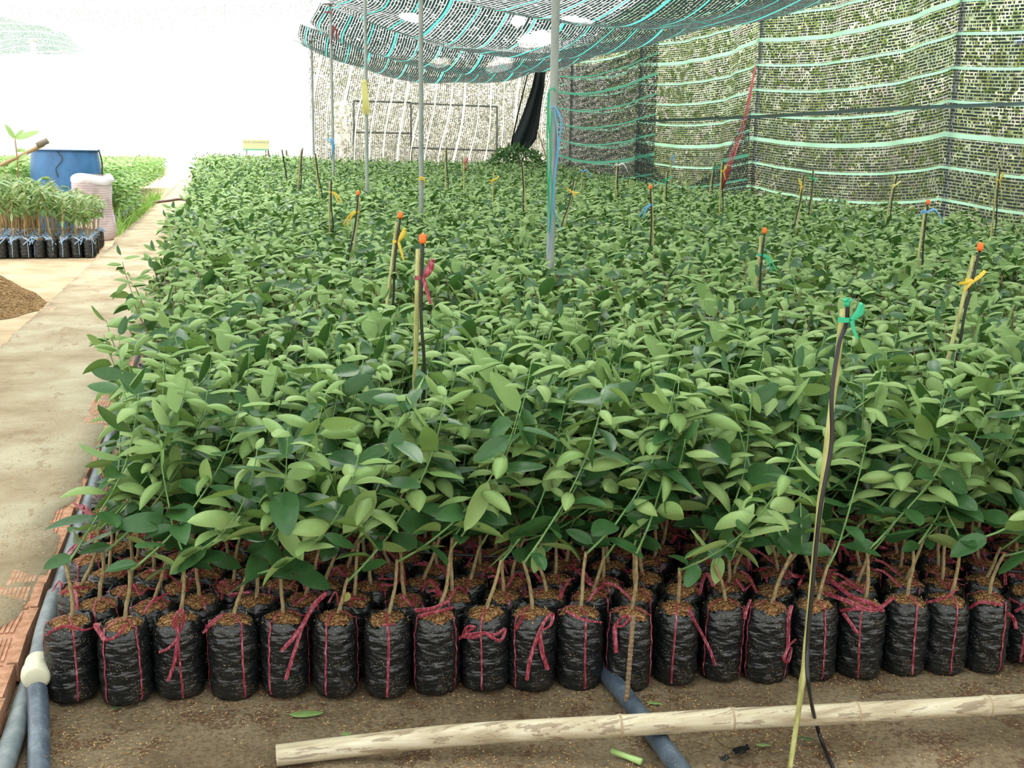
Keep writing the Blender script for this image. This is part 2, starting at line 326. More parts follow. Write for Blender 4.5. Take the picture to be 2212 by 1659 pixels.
# ------------------------------------------------------------------ grow bag, soil, ties
BH = .215; BR = .066
def bag_r(ph, z, sd):
    q = z / BH
    r = BR * (0.86 + .16 * np.clip(q / .12, 0, 1) ** .6 - .10 * np.clip((q - .78) / .22, 0, 1) ** 2)
    r = r * (1 + .035 * np.sin(2 * ph + sd) + .02 * np.sin(3 * ph + 2.1 * sd + 4 * q)) + .0016 * np.sin(9 * ph + 22 * q + sd) + .0013 * np.sin(5 * ph - 40 * q + 2 * sd) * np.sin(3 * ph + sd)
    return r
def bag_mesh(sd, nph=40, nz=22):
    ph = np.linspace(0, 2 * PI, nph + 1); zz = np.concatenate([[0], np.linspace(0.004, BH - .008, nz)])
    P = []
    for i, z in enumerate(zz):
        r = bag_r(ph, z, sd) * (.2 if i == 0 else 1); 
        low = -.006 * np.clip(1 - z / .03, 0, 1) * 0
        P.append(np.stack([r * np.cos(ph), r * np.sin(ph), np.full_like(ph, z + low)], -1))
    rim = .004 * np.sin(6 * ph + sd) + .006 * np.sin(2 * ph + 1.7 * sd) + .003 * np.sin(13 * ph)
    r = bag_r(ph, BH, sd)
    for dr, dz in ((.97, .002), (.94, .006), (.88, .006), (.82, -.006), (.80, -.02)):
        P.append(np.stack([r * dr * np.cos(ph), r * dr * np.sin(ph), BH + dz + rim * (1 if dz > 0 else .5)], -1))
    b = MB(); b.grid(np.array(P)[:, ::-1]); me = b.mesh('grow_bag', M_BAG); return me
def soil_mesh(sd, flakes=210):
    r_ = np.random.default_rng(int(sd * 100)); ph = np.linspace(0, 2 * PI, 25); P = []
    for q in (0, .3, .6, .85, 1.0):
        r = bag_r(ph, BH, sd) * .93 * q
        z = BH - .001 + .017 * (1 - q * q) + .004 * np.sin(3 * ph + sd) * q * (1 - q) * 3 + .0025 * np.sin(7 * ph + 9 * q) * (q > 0)
        P.append(np.stack([r * np.cos(ph), r * np.sin(ph), z], -1))
    b = MB(); b.grid(np.array(P)[:, ::-1])
    a = r_.uniform(0, 2 * PI, flakes); q = np.sqrt(r_.uniform(0, 1, flakes)) * .96; rr = BR * .9 * q
    base = np.stack([rr * np.cos(a), rr * np.sin(a), BH + .0175 * (1 - q * q) - .001], 1)
    d = r_.normal(size=(flakes, 3)) * [1, 1, .35]; up = np.tile([0, 0, 1.], (flakes, 1)) + r_.normal(size=(flakes, 3)) * .3
    V, Q = leaves(base, d, up, r_.uniform(.006, .011, flakes), np.full(flakes, .0035), np.full(flakes, .3), np.full(flakes, .8), np.zeros(flakes, bool), 2, 1)
    b.add(V, Q, 1); return b.mesh('potting_husk', [M_SOIL, M_HUSK])
def on_bag(ph, z, sd, off=.002): r = bag_r(ph, z, sd) + off; return np.array([r * math.cos(ph), r * math.sin(ph), z])
def tie_mesh(sd, bands, extras, M=None, wid=.0065):
    """bands: azimuths of the vertical straps; extras: lists of points (u across, v height above the ground, out) seen from -Y, drawn as loose strips"""
    b = MB(); r_ = np.random.default_rng(int(sd * 77) + len(bands))
    for ph0 in bands:
        pts = [on_bag(ph0 + .05 * math.sin(12 * z + sd), z, sd) for z in np.linspace(.012, BH - .006, 14)]
        a = np.array([math.cos(ph0), math.sin(ph0)])
        for q, z in ((.97, .012), (.8, .013), (.5, .022), (.15, .024)): pts.append(np.array([*(a * BR * q), BH + z]))
        nrm = np.array([[math.cos(ph0), math.sin(ph0), 0]] * 14 + [[.5 * a[0], .5 * a[1], 1], [0, 0, 1], [0, 0, 1], [0, 0, 1]])
        b.ribbon(pts, wid * r_.uniform(.75, 1.15), nrm, fold=.35)
    for e in extras:
        wd = e[0]; pp = []
        for (uu, vv, oo) in e[1:]:
            xx = uu * BR; yy = -math.sqrt(max(BR * BR * 1.06 - xx * xx, 0)) if abs(xx) < BR else 0.0
            pp.append((xx, yy - oo, vv))
        c = bez(pp, 7); b.ribbon(c, wd, (0, -1, .25), fold=.5, twist=r_.uniform(-1.2, 1.2))
        b.ribbon(c + np.array([.003, -.003, .002]), wd * .6, (.3, -1, 0), fold=.4)
    return b.mesh('tie_string', M or M_TIE)
def rand_tie(k):
    r_ = np.random.default_rng(k + 900); bands = list(r_.uniform(-PI, PI, 1)) ; bands += [bands[0] + r_.uniform(.8, 2.4)]
    ex = []
    k0 = (r_.uniform(-.8, .8), BH + .012, .004)
    for j in range(r_.integers(1, 4)):
        an = r_.uniform(0, 2 * PI); ln = r_.uniform(.5, 1.3)
        ex.append([r_.uniform(.004, .010), k0, (k0[0] + .5 * ln * math.cos(an), BH + .02 + r_.uniform(0, .03), r_.uniform(-.06, .01)), (k0[0] + ln * math.cos(an), BH + .012 + r_.uniform(-.02, .045), r_.uniform(-.10, .02) )])
    return tie_mesh(SD[k % len(SD)], bands, ex)
SD = [0.3, 1.1, 2.0, 2.9, 3.7, 4.6, 5.5]
BAGS = [bag_mesh(s) for s in SD]; SOILS = [soil_mesh(s) for s in SD]; TIES = [rand_tie(k) for k in range(14)]
# ------------------------------------------------------------------ seedling plants
def plant_spec(seed, lean=0.0, leanvar=.6, tall=1.0, nleaf=None, z0=.2):
    r = np.random.default_rng(seed); az = lean + r.normal() * leanvar
    hs = r.uniform(.12, .21); st = [np.array([0, 0, z0])]
    d = np.array([math.cos(az) * .12, math.sin(az) * .12, 1]) + r.normal(size=3) * [.09, .09, 0]
    for i in range(5):
        d = d + r.normal(size=3) * [.1, .1, 0]; st.append(st[-1] + d / np.linalg.norm(d) * hs / 5)
    st = np.array(st); top = st[-1]
    shoots = []
    for q in range(2 if r.random() < .18 else 1):
        a = az + q * r.uniform(1, 2.5); el = r.uniform(.35, .85) + .25 * q; L = (r.uniform(.53, .68) if q == 0 else r.uniform(.28, .4)) * tall
        n = 13; p = [top - [0, 0, .008]]; 
        for i in range(n):
            e = el + (1.38 - el) * (i / n) ** 1.15 * 1.05; a += r.normal() * .09
            p.append(p[-1] + np.array([math.cos(a) * math.cos(e), math.sin(a) * math.cos(e), math.sin(e)]) * L / n)
        shoots.append(np.array(p))
    # blades
    B, D, U, Ls, Ws, PH, CU, FL, HT = ([] for _ in range(9))
    for si, p in enumerate(shoots):
        nlf = (nleaf or r.integers(20, 25)) if si == 0 else 9
        g_ = r.uniform(0, 6.28)
        for i in range(nlf):
            s = .05 + .95 * ((i + .5 + r.uniform(-.2, .2)) / nlf) ** .95; s = min(s, .995)
            f = s * (len(p) - 1); k = int(f); pos = p[k] + (p[min(k + 1, len(p) - 1)] - p[k]) * (f - k); g_ += 2.4 + r.normal() * .3
            out = np.array([math.cos(g_), math.sin(g_), 0]); q = r.random()
            size = r.uniform(.088, .148) * (1.05 - .35 * max(0, s - .8) / .2) * (.75 + .25 * min(1, s * 2.5))
            if s > .35 and q < .58:                        # recurved leaf showing its pale back
                el_ = r.uniform(.25, .95); ph_ = r.uniform(1.0, 2.1); cu = r.uniform(1.1, 2.0); fl = True; up = np.array([0, 0, 1.]) + r.normal(size=3) * .28
            elif q < .86:
                el_ = r.uniform(-.35, .6); ph_ = r.uniform(.1, .8); cu = r.uniform(-.9, .5); fl = False; up = np.array([0, 0, 1.]) + r.normal(size=3) * .45
            elif q < .93:
                el_ = r.uniform(.7, 1.25); ph_ = r.uniform(.0, .4); cu = r.uniform(.3, 1.0); fl = r.random() < .6; up = -out + r.normal(size=3) * .5
            else:
                el_ = r.uniform(-1.2, -.5); ph_ = r.uniform(0, .4); cu = r.uniform(-.6, .6); fl = r.random() < .3; up = np.array([0, 0, 1.]) + r.normal(size=3) * .8
            dd = out * math.cos(el_) + np.array([0, 0, math.sin(el_)])
            B.append(pos + dd * .010); D.append(dd); U.append(up); Ls.append(size); Ws.append(size * r.uniform(.42, .56)); PH.append(ph_); CU.append(cu); FL.append(fl); HT.append((pos, dd))
    A = [np.array(x) for x in (B, D, U, Ls, Ws, PH, CU, FL)]
    return st, shoots, A, HT
def stem_mesh(sp):
    st, shoots, A, HT = sp; b = MB(); n = len(st)
    b.tube(bez(st, 3), np.linspace(.0062, .0048, len(bez(st, 3))) * (1 + .08 * np.sin(np.arange(len(bez(st, 3))) * 2.2)), 8, 0)
    for p in shoots: b.tube(p, np.linspace(.0038, .0013, len(p)), 6, 1)
    for pos, dd in HT: b.tube([pos, pos + dd * .013], [.0011, .0008], 3, 1, cap=False)
    return b.mesh('stem', [M_STEM, M_SHOOT])
def foliage_mesh(sp, nl=8, nw=4, M=None):
    V, Q = leaves(*sp[2], nl, nw); me = quadmesh('foliage', V, Q); me.materials.append(M or M_LEAF); return me
NV = 16
SPECS = [plant_spec(100 + k, 0.05, .55) for k in range(NV)]
STEMS = [stem_mesh(s) for s in SPECS]; FOLS = [foliage_mesh(s) for s in SPECS]
def seedling(x, y, rz, k, kt, label, group, tie=None, frot=0.0, sz=1.0, bagk=None, z=0.0, frontbag=False):
    o = empty('citrus_seedling', (x, y, z), rz); tag(o, label, 'seedling', group)
    bk = k % len(SD) if bagk is None else bagk
    b = link('grow_bag', BAGS[bk], o); link('potting_husk', SOILS[bk], o); link('tie_string', tie or TIES[kt % len(TIES)], b)
    for nm, me in (('stem', STEMS[k % NV]), ('foliage', FOLS[k % NV])):
        c = link(nm, me, o); c.rotation_euler = (0, 0, frot); c.scale = (1, 1, 1); 
        c.location = (0, 0, .01)
    return o
# front row, measured from the photograph (centre x, base y); straps as offsets across the bag, loose ends as (u, height, out)
T = BH
FR = [
 (162, 1522, [-1.0, .1], [[.008, (-1.0, .17, .0), (-.75, .215, .0), (-.1, .235, .0), (.5, .215, .004), (.95, .205, .004)]], 'carrying a pink string arched over its husk, beside the pipe coupling'),
 (278, 1528, [-.8, .5], [[.012, (-.75, .20, .004), (-1.1, .225, .004), (-.9, .235, .0)], [.008, (-.75, .20, .005), (-.3, .215, .003), (.1, .245, 0)]], 'second along from the pipe coupling, with two straps'),
 (392, 1515, [0.03], [[.007, (0, .205, .004), (-.15, .245, .004), (.18, .275, .004), (.22, .24, .004), (0, .205, .004)], [.007, (0, .2, .006), (-.35, .17, .01), (-.8, .15, .012)], [.009, (0, .2, .006), (-.2, .13, .012), (-.5, .07, .012)]], 'with a tall pink bow loop and long tails over its middle strap'),
 (508, 1517, [-.98, .4], [[.012, (-1.05, .2, .004), (-.9, .225, .004), (-.35, .265, .0)], [.008, (-1.05, .2, .006), (-1.2, .19, .008)]], 'with a short stiff pink tail standing at its top corner, behind no pole'),
 (618, 1510, [-.6, .95], [[.013, (.75, .21, .006), (.3, .185, .014), (-.15, .155, .016)], [.010, (.75, .21, .006), (.35, .14, .016), (0, .07, .016)], [.013, (.75, .21, .006), (1.25, .25, .01), (1.8, .29, .02)]], 'under the largest pink bow'),
 (728, 1510, [-.4, .9], [], 'with husk spilling over a notch in its rim, where a yellow leaf hangs'),
 (838, 1512, [0.0], [[.006, (-.2, .226, .0), (.3, .228, .0)]], 'with one straight central strap and no loose tails'),
 (942, 1505, [-.85, .8], [[.013, (-.9, .235, -.03), (-.2, .25, -.04), (.5, .262, -.05)], [.010, (-.8, .225, -.02), (0, .245, -.03), (.7, .24, -.05)]], 'with a frayed pink bundle lying behind its rim'),
 (1048, 1498, [-.2], [[.008, (0, .19, .005), (.45, .185, .012), (.8, .195, .014), (.65, .165, .014), (.2, .18, .010), (0, .19, .006)], [.008, (0, .19, .005), (-.5, .175, .012), (-.95, .165, .014), (-.8, .2, .014), (-.5, .205, .012), (-.9, .175, .012)], [.010, (0, .19, .006), (-.9, .17, .016), (-1.45, .13, .02), (-1.65, .09, .02)]], 'with a wide two-looped pink bow across its front'),
 (1147, 1498, [-.7], [[.009, (.3, .195, .005), (.6, .23, .008), (.85, .235, .008), (.75, .205, .008), (.3, .195, .005)], [.010, (.3, .195, .006), (-.05, .12, .012), (-.2, .05, .012)], [.012, (.3, .195, .006), (.45, .13, .012), (.7, .075, .012)], [.008, (-.7, .19, .003), (-.45, .225, 0), (-.3, .238, 0)]], 'with a looped bow and two thick parallel tails'),
 (1248, 1495, [-.98, .3], [[.008, (-.6, .235, -.02), (.1, .225, .0), (.9, .205, .006)]], 'broad bag left of the dark pipe, with a slanting strap'),
 (1355, 1497, [-.9, .9], [[.008, (-.65, .2, .006), (-.3, .235, .006), (-.05, .235, .006), (-.3, .21, .008), (-.65, .2, .006)], [.012, (-.65, .2, .006), (-.6, .16, .012), (-.55, .125, .012)]], 'behind the rusty ribbed steel rod'),
 (1455, 1483, [-.05], [[.007, (.75, .2, .006), (.55, .235, .008), (.45, .25, .008), (.6, .225, .010), (.75, .2, .006)], [.007, (.7, .21, .006), (1.1, .15, .016), (1.5, .10, .018), (1.75, .055, .018)]], 'with a thin pink tail crossing onto the next bag'),
 (1555, 1475, [-.7, .85], [[.010, (.9, .195, .004), (.95, .22, .004), (1.1, .24, .0)]], 'with one strap near each side, two along from the ribbed steel rod'),
 (1650, 1480, [-.8, .85], [[.008, (.85, .2, .006), (.9, .12, .012), (.75, .09, .012), (.95, .07, .014), (1.05, .1, .012), (.9, .12, .012), (1.2, .13, .012)], [.010, (.85, .2, .004), (.9, .225, .004), (.95, .24, .0)]], 'with a small hanging loop knotted halfway down its side'),
 (1748, 1475, [.5], [], 'behind the tall leaning foreground bamboo stake'),
 (1848, 1470, [.05], [[.013, (-1.6, .235, 0), (-.6, .24, .0), (.5, .225, .0), (1.3, .24, -.02)], [.013, (-1.4, .26, -.04), (-.4, .25, -.02), (.4, .245, .0), (.9, .215, .0)], [.010, (-.9, .2, .004), (-.2, .225, .0), (.9, .23, .0)], [.010, (-.75, .2, .006), (-.4, .18, .01), (-.1, .155, .012)]], 'under a thick tangle of loose pink string'),
 (1943, 1462, [.5], [], 'narrow bag with one strap, just past the pink tangle'),
 (2030, 1460, [.45], [[.009, (-.9, .21, .002), (-.95, .15, .004), (-.75, .10, .006)], [.008, (-.9, .21, .0), (-.1, .245, -.01), (.3, .27, -.02)]], 'with a short curled pink tail, near the right frame edge'),
 (2118, 1455, [-.95, .75], [[.009, (-.8, .19, .004), (-.3, .225, .0), (.6, .225, .0)], [.010, (.8, .2, .004), (1.1, .17, .01), (1.25, .14, .012)]], 'with pink string arched over its rim, last but one in the row'),
 (2205, 1436, [0.0], [[.008, (-.8, .2, .004), (0, .19, .01)], [.010, (.0, .2, .006), (-.5, .17, .012)]], 'last of the row, cut by the picture edge'),
]
FP = []
for (px, py, *_r) in FR:
    p = onz(px, py, 0); d = _n(np.array([p[0], p[1], 0])); FP.append((p + d * BR * .92)[:2])
FP = np.array(FP)
for i, (px, py, bands, ex, lab) in enumerate(FR):
    x, y_ = FP[i]; face = math.atan2(y_, x) - PI / 2
    ph = [-PI / 2 + math.asin(max(-.999, min(.999, u))) for u in bands]; sdk = i % len(SD)
    tm = tie_mesh(SD[sdk], ph, ex)
    lab = {3: 'with a short stiff pink tail at its top corner', 5: 'with husk spilling over a rim notch by a yellow leaf'}.get(i, lab)
    seedling(x, y_, face, (i * 5 + 2) % NV, i, f'front-row seedling bag {lab}', 'front row of black grow bags tied with pink string', tie=tm, frot=-face + rng.normal() * .25, bagk=sdk)
# lattice behind the front row
pos = []; sp_ = np.polyfit(FP[:, 0], FP[:, 1], 1)
xs0 = list(FP[:, 0]); step = float(np.mean(np.diff(FP[:, 0])))
xs_all = np.concatenate([xs0, xs0[-1] + step * np.arange(1, 48)])
row_y = lambda x: np.where(x < FP[-1, 0], np.interp(x, FP[:, 0], FP[:, 1]), FP[-1, 1] + sp_[0] * (x - FP[-1, 0]))
def canopy(y): return float(np.interp(y, [0, 9, 17, 22, 27, 40], [.78, .80, .87, .97, 1.22, 1.3]))
for k in range(1, 262):
    off = (k % 2) * step * .5; yy = k * .121
    for j, x in enumerate(xs_all):
        xx = x + off - (0 if k < 4 else 0.0) + rng.normal() * .006; y_ = float(row_y(x)) * (1 if k < 40 else 1) + yy + rng.normal() * .007
        if xx < -.44 or xx > 8.15: continue
        if y_ > 28 and xx > 2.3: continue
        if y_ > 33: continue
        if xx > .86 * y_ + .9: continue
        pos.append((k, j, xx, y_))
vis = []
for q, (k, j, x, y_) in enumerate(pos):
    px, py = proj((x, y_, .25)); inframe = -60 < px < 2290 and py < 1720
    d = math.hypot(x, y_); vis.append(d if inframe else 1e3)
order = np.argsort(vis); N_IND = 279
ind = set(order[:N_IND].tolist())
for q in sorted(ind):
    k, j, x, y_ = pos[q]
    edge = x < -.36
    if edge: lab = f'seedling beside the brick path edge, {ORD[k]} one back from the corner bag' if k < 28 else 'seedling'; grp = 'seedlings along the brick path edge'
    else: lab = f'green citrus seedling in a pink-tied black bag, {ORD[k]} row of bags from the front'; grp = f'seedlings in the {ORD[k]} row of bags'
    vk = int(rng.integers(0, NV)); vk2 = int(rng.integers(0, 14))
    seedling(x, y_, rng.uniform(-.6, .6) + (rng.uniform(1.5, 4.5) if rng.random() < .22 and x > -.2 else 0), vk, vk2, lab, grp)
print('individuals', len(ind), 'max row', max(pos[q][0] for q in ind), 'bulk', len(pos) - len(ind))
# the rest of the bed as one mass
def simple_bag(b_V, b_Q, b_M, x, y_, n0):
    ph = np.arange(10) * 2 * PI / 10; c, s = np.cos(ph), np.sin(ph); V = []
    for r, z in ((.058, 0), (.066, .03), (.064, .2), (.06, .222), (.054, .205)): V.append(np.stack([x + r * c, y_ + r * s, np.full(10, z)], 1))
    V.append(np.stack([x + .002 * c, y_ + .002 * s, np.full(10, .226)], 1))
    i = np.arange(5)[:, None] * 10; j = np.arange(10)[None]; j2 = (j + 1) % 10
    Q = np.stack([i + j, i + j2, i + 10 + j2, i + 10 + j], -1).reshape(-1, 4); b_V.append(np.concatenate(V)); b_Q.append(Q + n0)
    b_M.append(np.concatenate([np.full(40, 2), np.full(10, 3)])); return n0 + 60
def bulk(name, plist, specs, mats, canfn, lod_fn, stem_until, label, cat, topfrac=None, sizefn=None):
    VV, QQ, MM = [], [], []; n0 = 0; cache = {}
    for (x, y_) in plist:
        nl, nw, frac = lod_fn(y_); key = (int(rng.integers(0, len(specs))), nl, nw, frac)
        if key not in cache:
            A = specs[key[0]][2]; zt = A[0][:, 2]; keep = zt >= np.quantile(zt, 1 - frac) if frac < 1 else np.ones(len(zt), bool)
            A = [a[keep] for a in A]
            if frac < .8: A[3] = A[3] * 1.16; A[4] = A[4] * 1.16
            V, Q = leaves(*A, nl, nw); mm = np.zeros(len(Q), int); cache[key] = (V, Q, mm)
        V, Q, mm = cache[key]; a = rng.uniform(-.7, .7) + (rng.uniform(1.5, 4.5) if rng.random() < .3 and x > -.2 else 0); c, s = math.cos(a), math.sin(a)
        h = canfn(y_) / .80 + rng.normal() * .05; dz = max(0, h - 1.05) * .8
        Vw = np.stack([V[:, 0] * c - V[:, 1] * s + x, V[:, 0] * s + V[:, 1] * c + y_, V[:, 2] * min(h, 1.05) + dz], 1)
        VV.append(Vw); QQ.append(Q + n0); MM.append(mm); n0 += len(V)
        if stem_until(x, y_):
            st, shoots, _, _ = specs[key[0]]; b = MB(); b.tube(st, .0055, 5, 1, cap=False)
            for p in shoots: b.tube(p[::2], .003, 4, 1, cap=False)
            v = np.concatenate(b.V); q = np.concatenate(b.Q); v = np.stack([v[:, 0] * c - v[:, 1] * s + x, v[:, 0] * s + v[:, 1] * c + y_, v[:, 2] * min(h, 1.05)], 1)
            VV.append(v); QQ.append(q + n0); MM.append(np.full(len(q), 1)); n0 += len(v)
            n0 = simple_bag(VV, QQ, MM, x, y_, n0)
    me = quadmesh(name, np.concatenate(VV), np.concatenate(QQ), np.concatenate(MM))
    for mm in mats: me.materials.append(mm)
    o = link(name, me); tag(o, label, cat, kind='stuff'); print(name, len(plist), 'plants', len(me.polygons), 'quads'); return o
rest = [(x, y_) for q, (k, j, x, y_) in enumerate(pos) if q not in ind]
bulk('citrus_seedlings', rest, SPECS, [M_LEAF, M_STEM, M_BAG, M_SOIL], canopy,
     lambda y: (5, 3, 1.0) if y < 6.5 else ((4, 2, .95) if y < 11 else ((3, 2, .7) if y < 18 else (2, 2, .55))),
     lambda x, y: y < 6.8 or x < -.25, 'dense bed of dark green citrus seedlings filling the shade house to the nets', 'seedlings')
# ------------------------------------------------------------------ shade house: nets and poles
XW = 8.5; YB = 28.6
POSTY = [2.0, 6.9, 11.9, 17.0, 22.3, 27.0]
def sag_at(y):                                            # wide bands sag between the posts
    for a, b in zip(POSTY, POSTY[1:] + [YB + .8]):
        if a <= y <= b: return math.sin(PI * (y - a) / (b - a))
    return 0.0
M_NETW = net_mat('shade_net_wall', .0385, (.42, .74, .58), (.035, .052, .045), white_holes=None, dash=.84, rowf=.63)
ys = np.linspace(4.0, YB, 240); zs = np.linspace(0.0, 4.6, 60)
Y, Z = np.meshgrid(ys, zs, indexing='ij'); SG = np.vectorize(sag_at)(Y)
ZT = 3.93
U = Y.copy(); Vv = Z + .15 * SG ** .8 * (1 - .25 * (Z / 4)) - (3.74 - .385 * 9) 
X = XW + .16 * SG + .05 * np.sin(Y * 2.3 + Z * 1.1) * SG + .03 * np.sin(Y * 6 + 1.5 * Z)
keep = Z <= 4.6
idx = (np.arange(239)[:, None] * 60 + np.arange(59)[None]); Q = np.stack([idx, idx + 60, idx + 61, idx + 1], -1).reshape(-1, 4)
me = quadmesh('wall_right', np.stack([X, Y, Z], -1).reshape(-1, 3), Q, uv=np.stack([U, Vv], -1).reshape(-1, 2)); me.materials.append(M_NETW)
o = link('wall_right', me); tag(o, 'green shade net wall with pale sagging bands along the right side', None, None, 'structure')
# back net, bands run vertically
M_NETB = net_mat('shade_net_back', .05, (.85, .92, .88), (.20, .20, .17), sp=.37, dash=.7, rowf=.55, stripe_w=.03,
                 white_holes=[(1.05, 3.05, .38, .2), (2.45, 2.9, .3, .22), (1.9, 2.95, .35, .2), (1.1, 7.2, .12, .5)])
xs = np.linspace(2.30, XW, 90); zs = np.linspace(0, 4.3, 40); X, Z = np.meshgrid(xs, zs, indexing='ij')
Yb = YB + .12 * np.sin(X * 2.4 + Z * .8) + .05 * np.sin(X * 9 + Z)
idx = (np.arange(89)[:, None] * 40 + np.arange(39)[None]); Q = np.stack([idx, idx + 40, idx + 41, idx + 1], -1).reshape(-1, 4)
me = quadmesh('wall_back', np.stack([X, Yb, Z], -1).reshape(-1, 3), Q, uv=np.stack([Z, X - .13 * (Z - 1) + .05 * np.sin(Z * 2 + X)], -1).reshape(-1, 2)); me.materials.append(M_NETB)
o = link('wall_back', me); tag(o, 'bright mottled shade net closing the back of the shade house', None, None, 'structure')
# door frame seen through the back net
g = MB(); yb = YB + .35
for a, b in (((3.42, 1.2), (3.42, 2.75)), ((4.88, .3), (4.88, 2.75)), ((7.15, .3), (7.15, 2.72)), ((3.42, 2.75), (4.88, 2.75)), ((4.88, 2.73), (7.15, 2.70)), ((3.42, 1.98), (4.88, 1.98)), ((4.88, 1.62), (7.15, 1.58)), ((3.42, .0), (3.42, 1.2)), ((4.88, 0), (4.88, .3)), ((7.15, 0), (7.15, .3))):
    g.tube([(a[0], yb, a[1]), (b[0], yb, b[1])], .028, 6)
g.build('door_1', mat('dark_frame', (.10, .11, .10), .7))['kind'] = 'structure'
# roof net
M_NETR = None

def roof_z(x, y):
    s = np.clip((x - 1.95) / (XW - 1.95), 0, 1); z = 4.18 + (3.88 - 4.18) * s - .62 * np.sin(PI * s ** .92) * (1 - .0 * s)
    wy = np.array([-3.4, 1.6, 6.6, 11.6, 16.4, 21.5, 25.3, 28.6]); f = np.interp(y, wy, np.arange(8)); fr = f - np.floor(f)
    sg = np.sin(PI * fr ** .75)
    return z - .30 * sg * (1 - .75 * np.clip((s - .75) / .25, 0, 1)) + .03 * np.sin(x * 3 + y * 2)
RH = []
for (px, py, ru, rv) in ((886, 38, .35, .18), (1160, 90, .5, .27), (948, 137, .5, .17), (1078, 144, .5, .25), (1250, 16, .25, .2), (1395, 2, .3, .35), (1120, 42, .2, .1)):
    d = ray(px, py); d = d / d[1]
    for yy in np.arange(14, YB, .05):
        p = CAM + d * yy
        if p[2] > float(roof_z(p[0:1], p[1:2])[0]): RH.append((float(p[1]), float(p[0]), ru, rv)); break
M_NETR = net_mat('shade_net_roof', .046, (.07, .40, .33), (.022, .04, .037), sp=.42, dash=1.15, rowf=.76, stripe_w=.024, stripe_t=.6, white_holes=RH)
xs = np.linspace(1.95, XW + .12, 90); ys = np.linspace(-3.4, YB + .05, 420); X, Y = np.meshgrid(xs, ys, indexing='ij'); Z = roof_z(X, Y)
X2 = X + .10 * np.sin(Y * 1.9) * np.clip((3.2 - X) / 1.2, 0, 1)
idx = (np.arange(89)[:, None] * 420 + np.arange(419)[None]); Q = np.stack([idx, idx + 1, idx + 421, idx + 420], -1).reshape(-1, 4)
me = quadmesh('ceiling', np.stack([X2, Y, Z], -1).reshape(-1, 3), Q, uv=np.stack([Y, X], -1).reshape(-1, 2)); me.materials.append(M_NETR)
o = link('ceiling', me); tag(o, 'dark shade net roof sagging in swags with thin teal bands', None, None, 'structure')
# net roof over the open path side; overexposure put into pale far threads
M_NETP = net_mat('blown_out_net', .05, (.75, .95, .88), (.30, .36, .33), sp=.5, dash=.7, rowf=.5, stripe_w=.02)
M_NETQ = net_mat('path_net', .05, (.55, .85, .75), (.10, .14, .12), sp=.5, dash=.95, rowf=.74, stripe_w=.03)  # out of view, coverage raised to shade the near path
for (ya, yb_, mm, lab) in ((-6, 12.5, M_NETQ, 'unseen shade net roof thickened over the near part of the open path side'), (12.5, 25, M_NETP, 'thin overexposed-looking pale net roof over the far part of the open path side')):
    xs = np.linspace(-7.5, 1.95, 60); ys = np.linspace(ya, yb_, 120); X, Y = np.meshgrid(xs, ys, indexing='ij'); Z = 4.25 - .35 * np.sin(PI * (X + 7.5) / 9.45) - .15 * np.sin(PI * ((Y + 3.4) / 5 % 1))
    idx = (np.arange(59)[:, None] * 120 + np.arange(119)[None]); Q = np.stack([idx, idx + 1, idx + 121, idx + 120], -1).reshape(-1, 4)
    me = quadmesh('ceiling', np.stack([X, Y, Z], -1).reshape(-1, 3), Q, uv=np.stack([Y, X], -1).reshape(-1, 2)); me.materials.append(mm)
    tag(link('ceiling', me), lab, None, None, 'structure')
# far net panel top left
M_NETF = net_mat('far_net', .06, (.55, .92, .78), (.20, .30, .27), sp=.5, dash=.95, rowf=.85, stripe_w=.04)
c0 = ony(-260, 20, 31.5); c1 = ony(178, 106, 31.5)
xs = np.linspace(c0[0], c1[0], 60); zs = np.linspace(0, 1, 14); P = []; UV = []
for x in xs:
    q = (x - xs[0]) / (xs[-1] - xs[0]); px = -260 + 438 * q
    top = np.interp(px, [-260, 0, 45, 85, 140, 165, 178], [10, 37, 50, 55, 70, 95, 104]); bot = np.interp(px, [-260, 90, 178], [110, 112, 106])
    zt = ony(px, top, 31.5)[2]; zb = ony(px, bot, 31.5)[2]
    for z in zs: P.append((x, 31.5 + .3 * math.sin(x * 3) + (1 - z) * .8, zb + (zt - zb) * z)); UV.append((x, z * 2.2 + .25 * math.sin(x * 2)))
idx = (np.arange(59)[:, None] * 14 + np.arange(13)[None]); Q = np.stack([idx, idx + 14, idx + 15, idx + 1], -1).reshape(-1, 4)
me = quadmesh('shade_net', P, Q, uv=UV); me.materials.append(M_NETF)
tag(link('shade_net', me), 'drooping end of a far green shade net at the top left corner', 'net')
# poles
def pole(x, y, z0, z1, r, label, lean=(0, 0), group='steel poles holding up the shade net roof'):
    o = empty('support_pole', (x, y, 0)); tag(o, label, 'pole', group)
    b = MB(); b.tube(bez([(0, 0, z0), (lean[0] * .5, lean[1] * .5, (z0 + z1) / 2), (lean[0], lean[1], z1)], 8), r, 12); b.build('shaft', M_STEEL, o)
    b = MB(); b.tube([(lean[0], lean[1], z1 - .02), (lean[0], lean[1], z1 + .03)], r * 1.25, 12); b.tube([(lean[0] - .12, lean[1], z1 + .02), (lean[0] + .12, lean[1], z1 + .02)], .008, 6); b.build('wire_clamp', mat('rusty_steel', (.20, .10, .06), .8), o)
    return o
pz = lambda x, y: float(roof_z(np.array([x]), np.array([y]))[0])
pole(1.985, 6.62, 0, 3.95, .026, 'nearest grey steel pole wound with green and blue string')
pole(2.06, 11.6, 0, 4.0, .025, 'grey steel pole with a thin yellow string round it low down')
pole(2.09, 16.2, 0, 4.05, .025, 'grey steel pole with a pale yellow tassel hanging at head height')
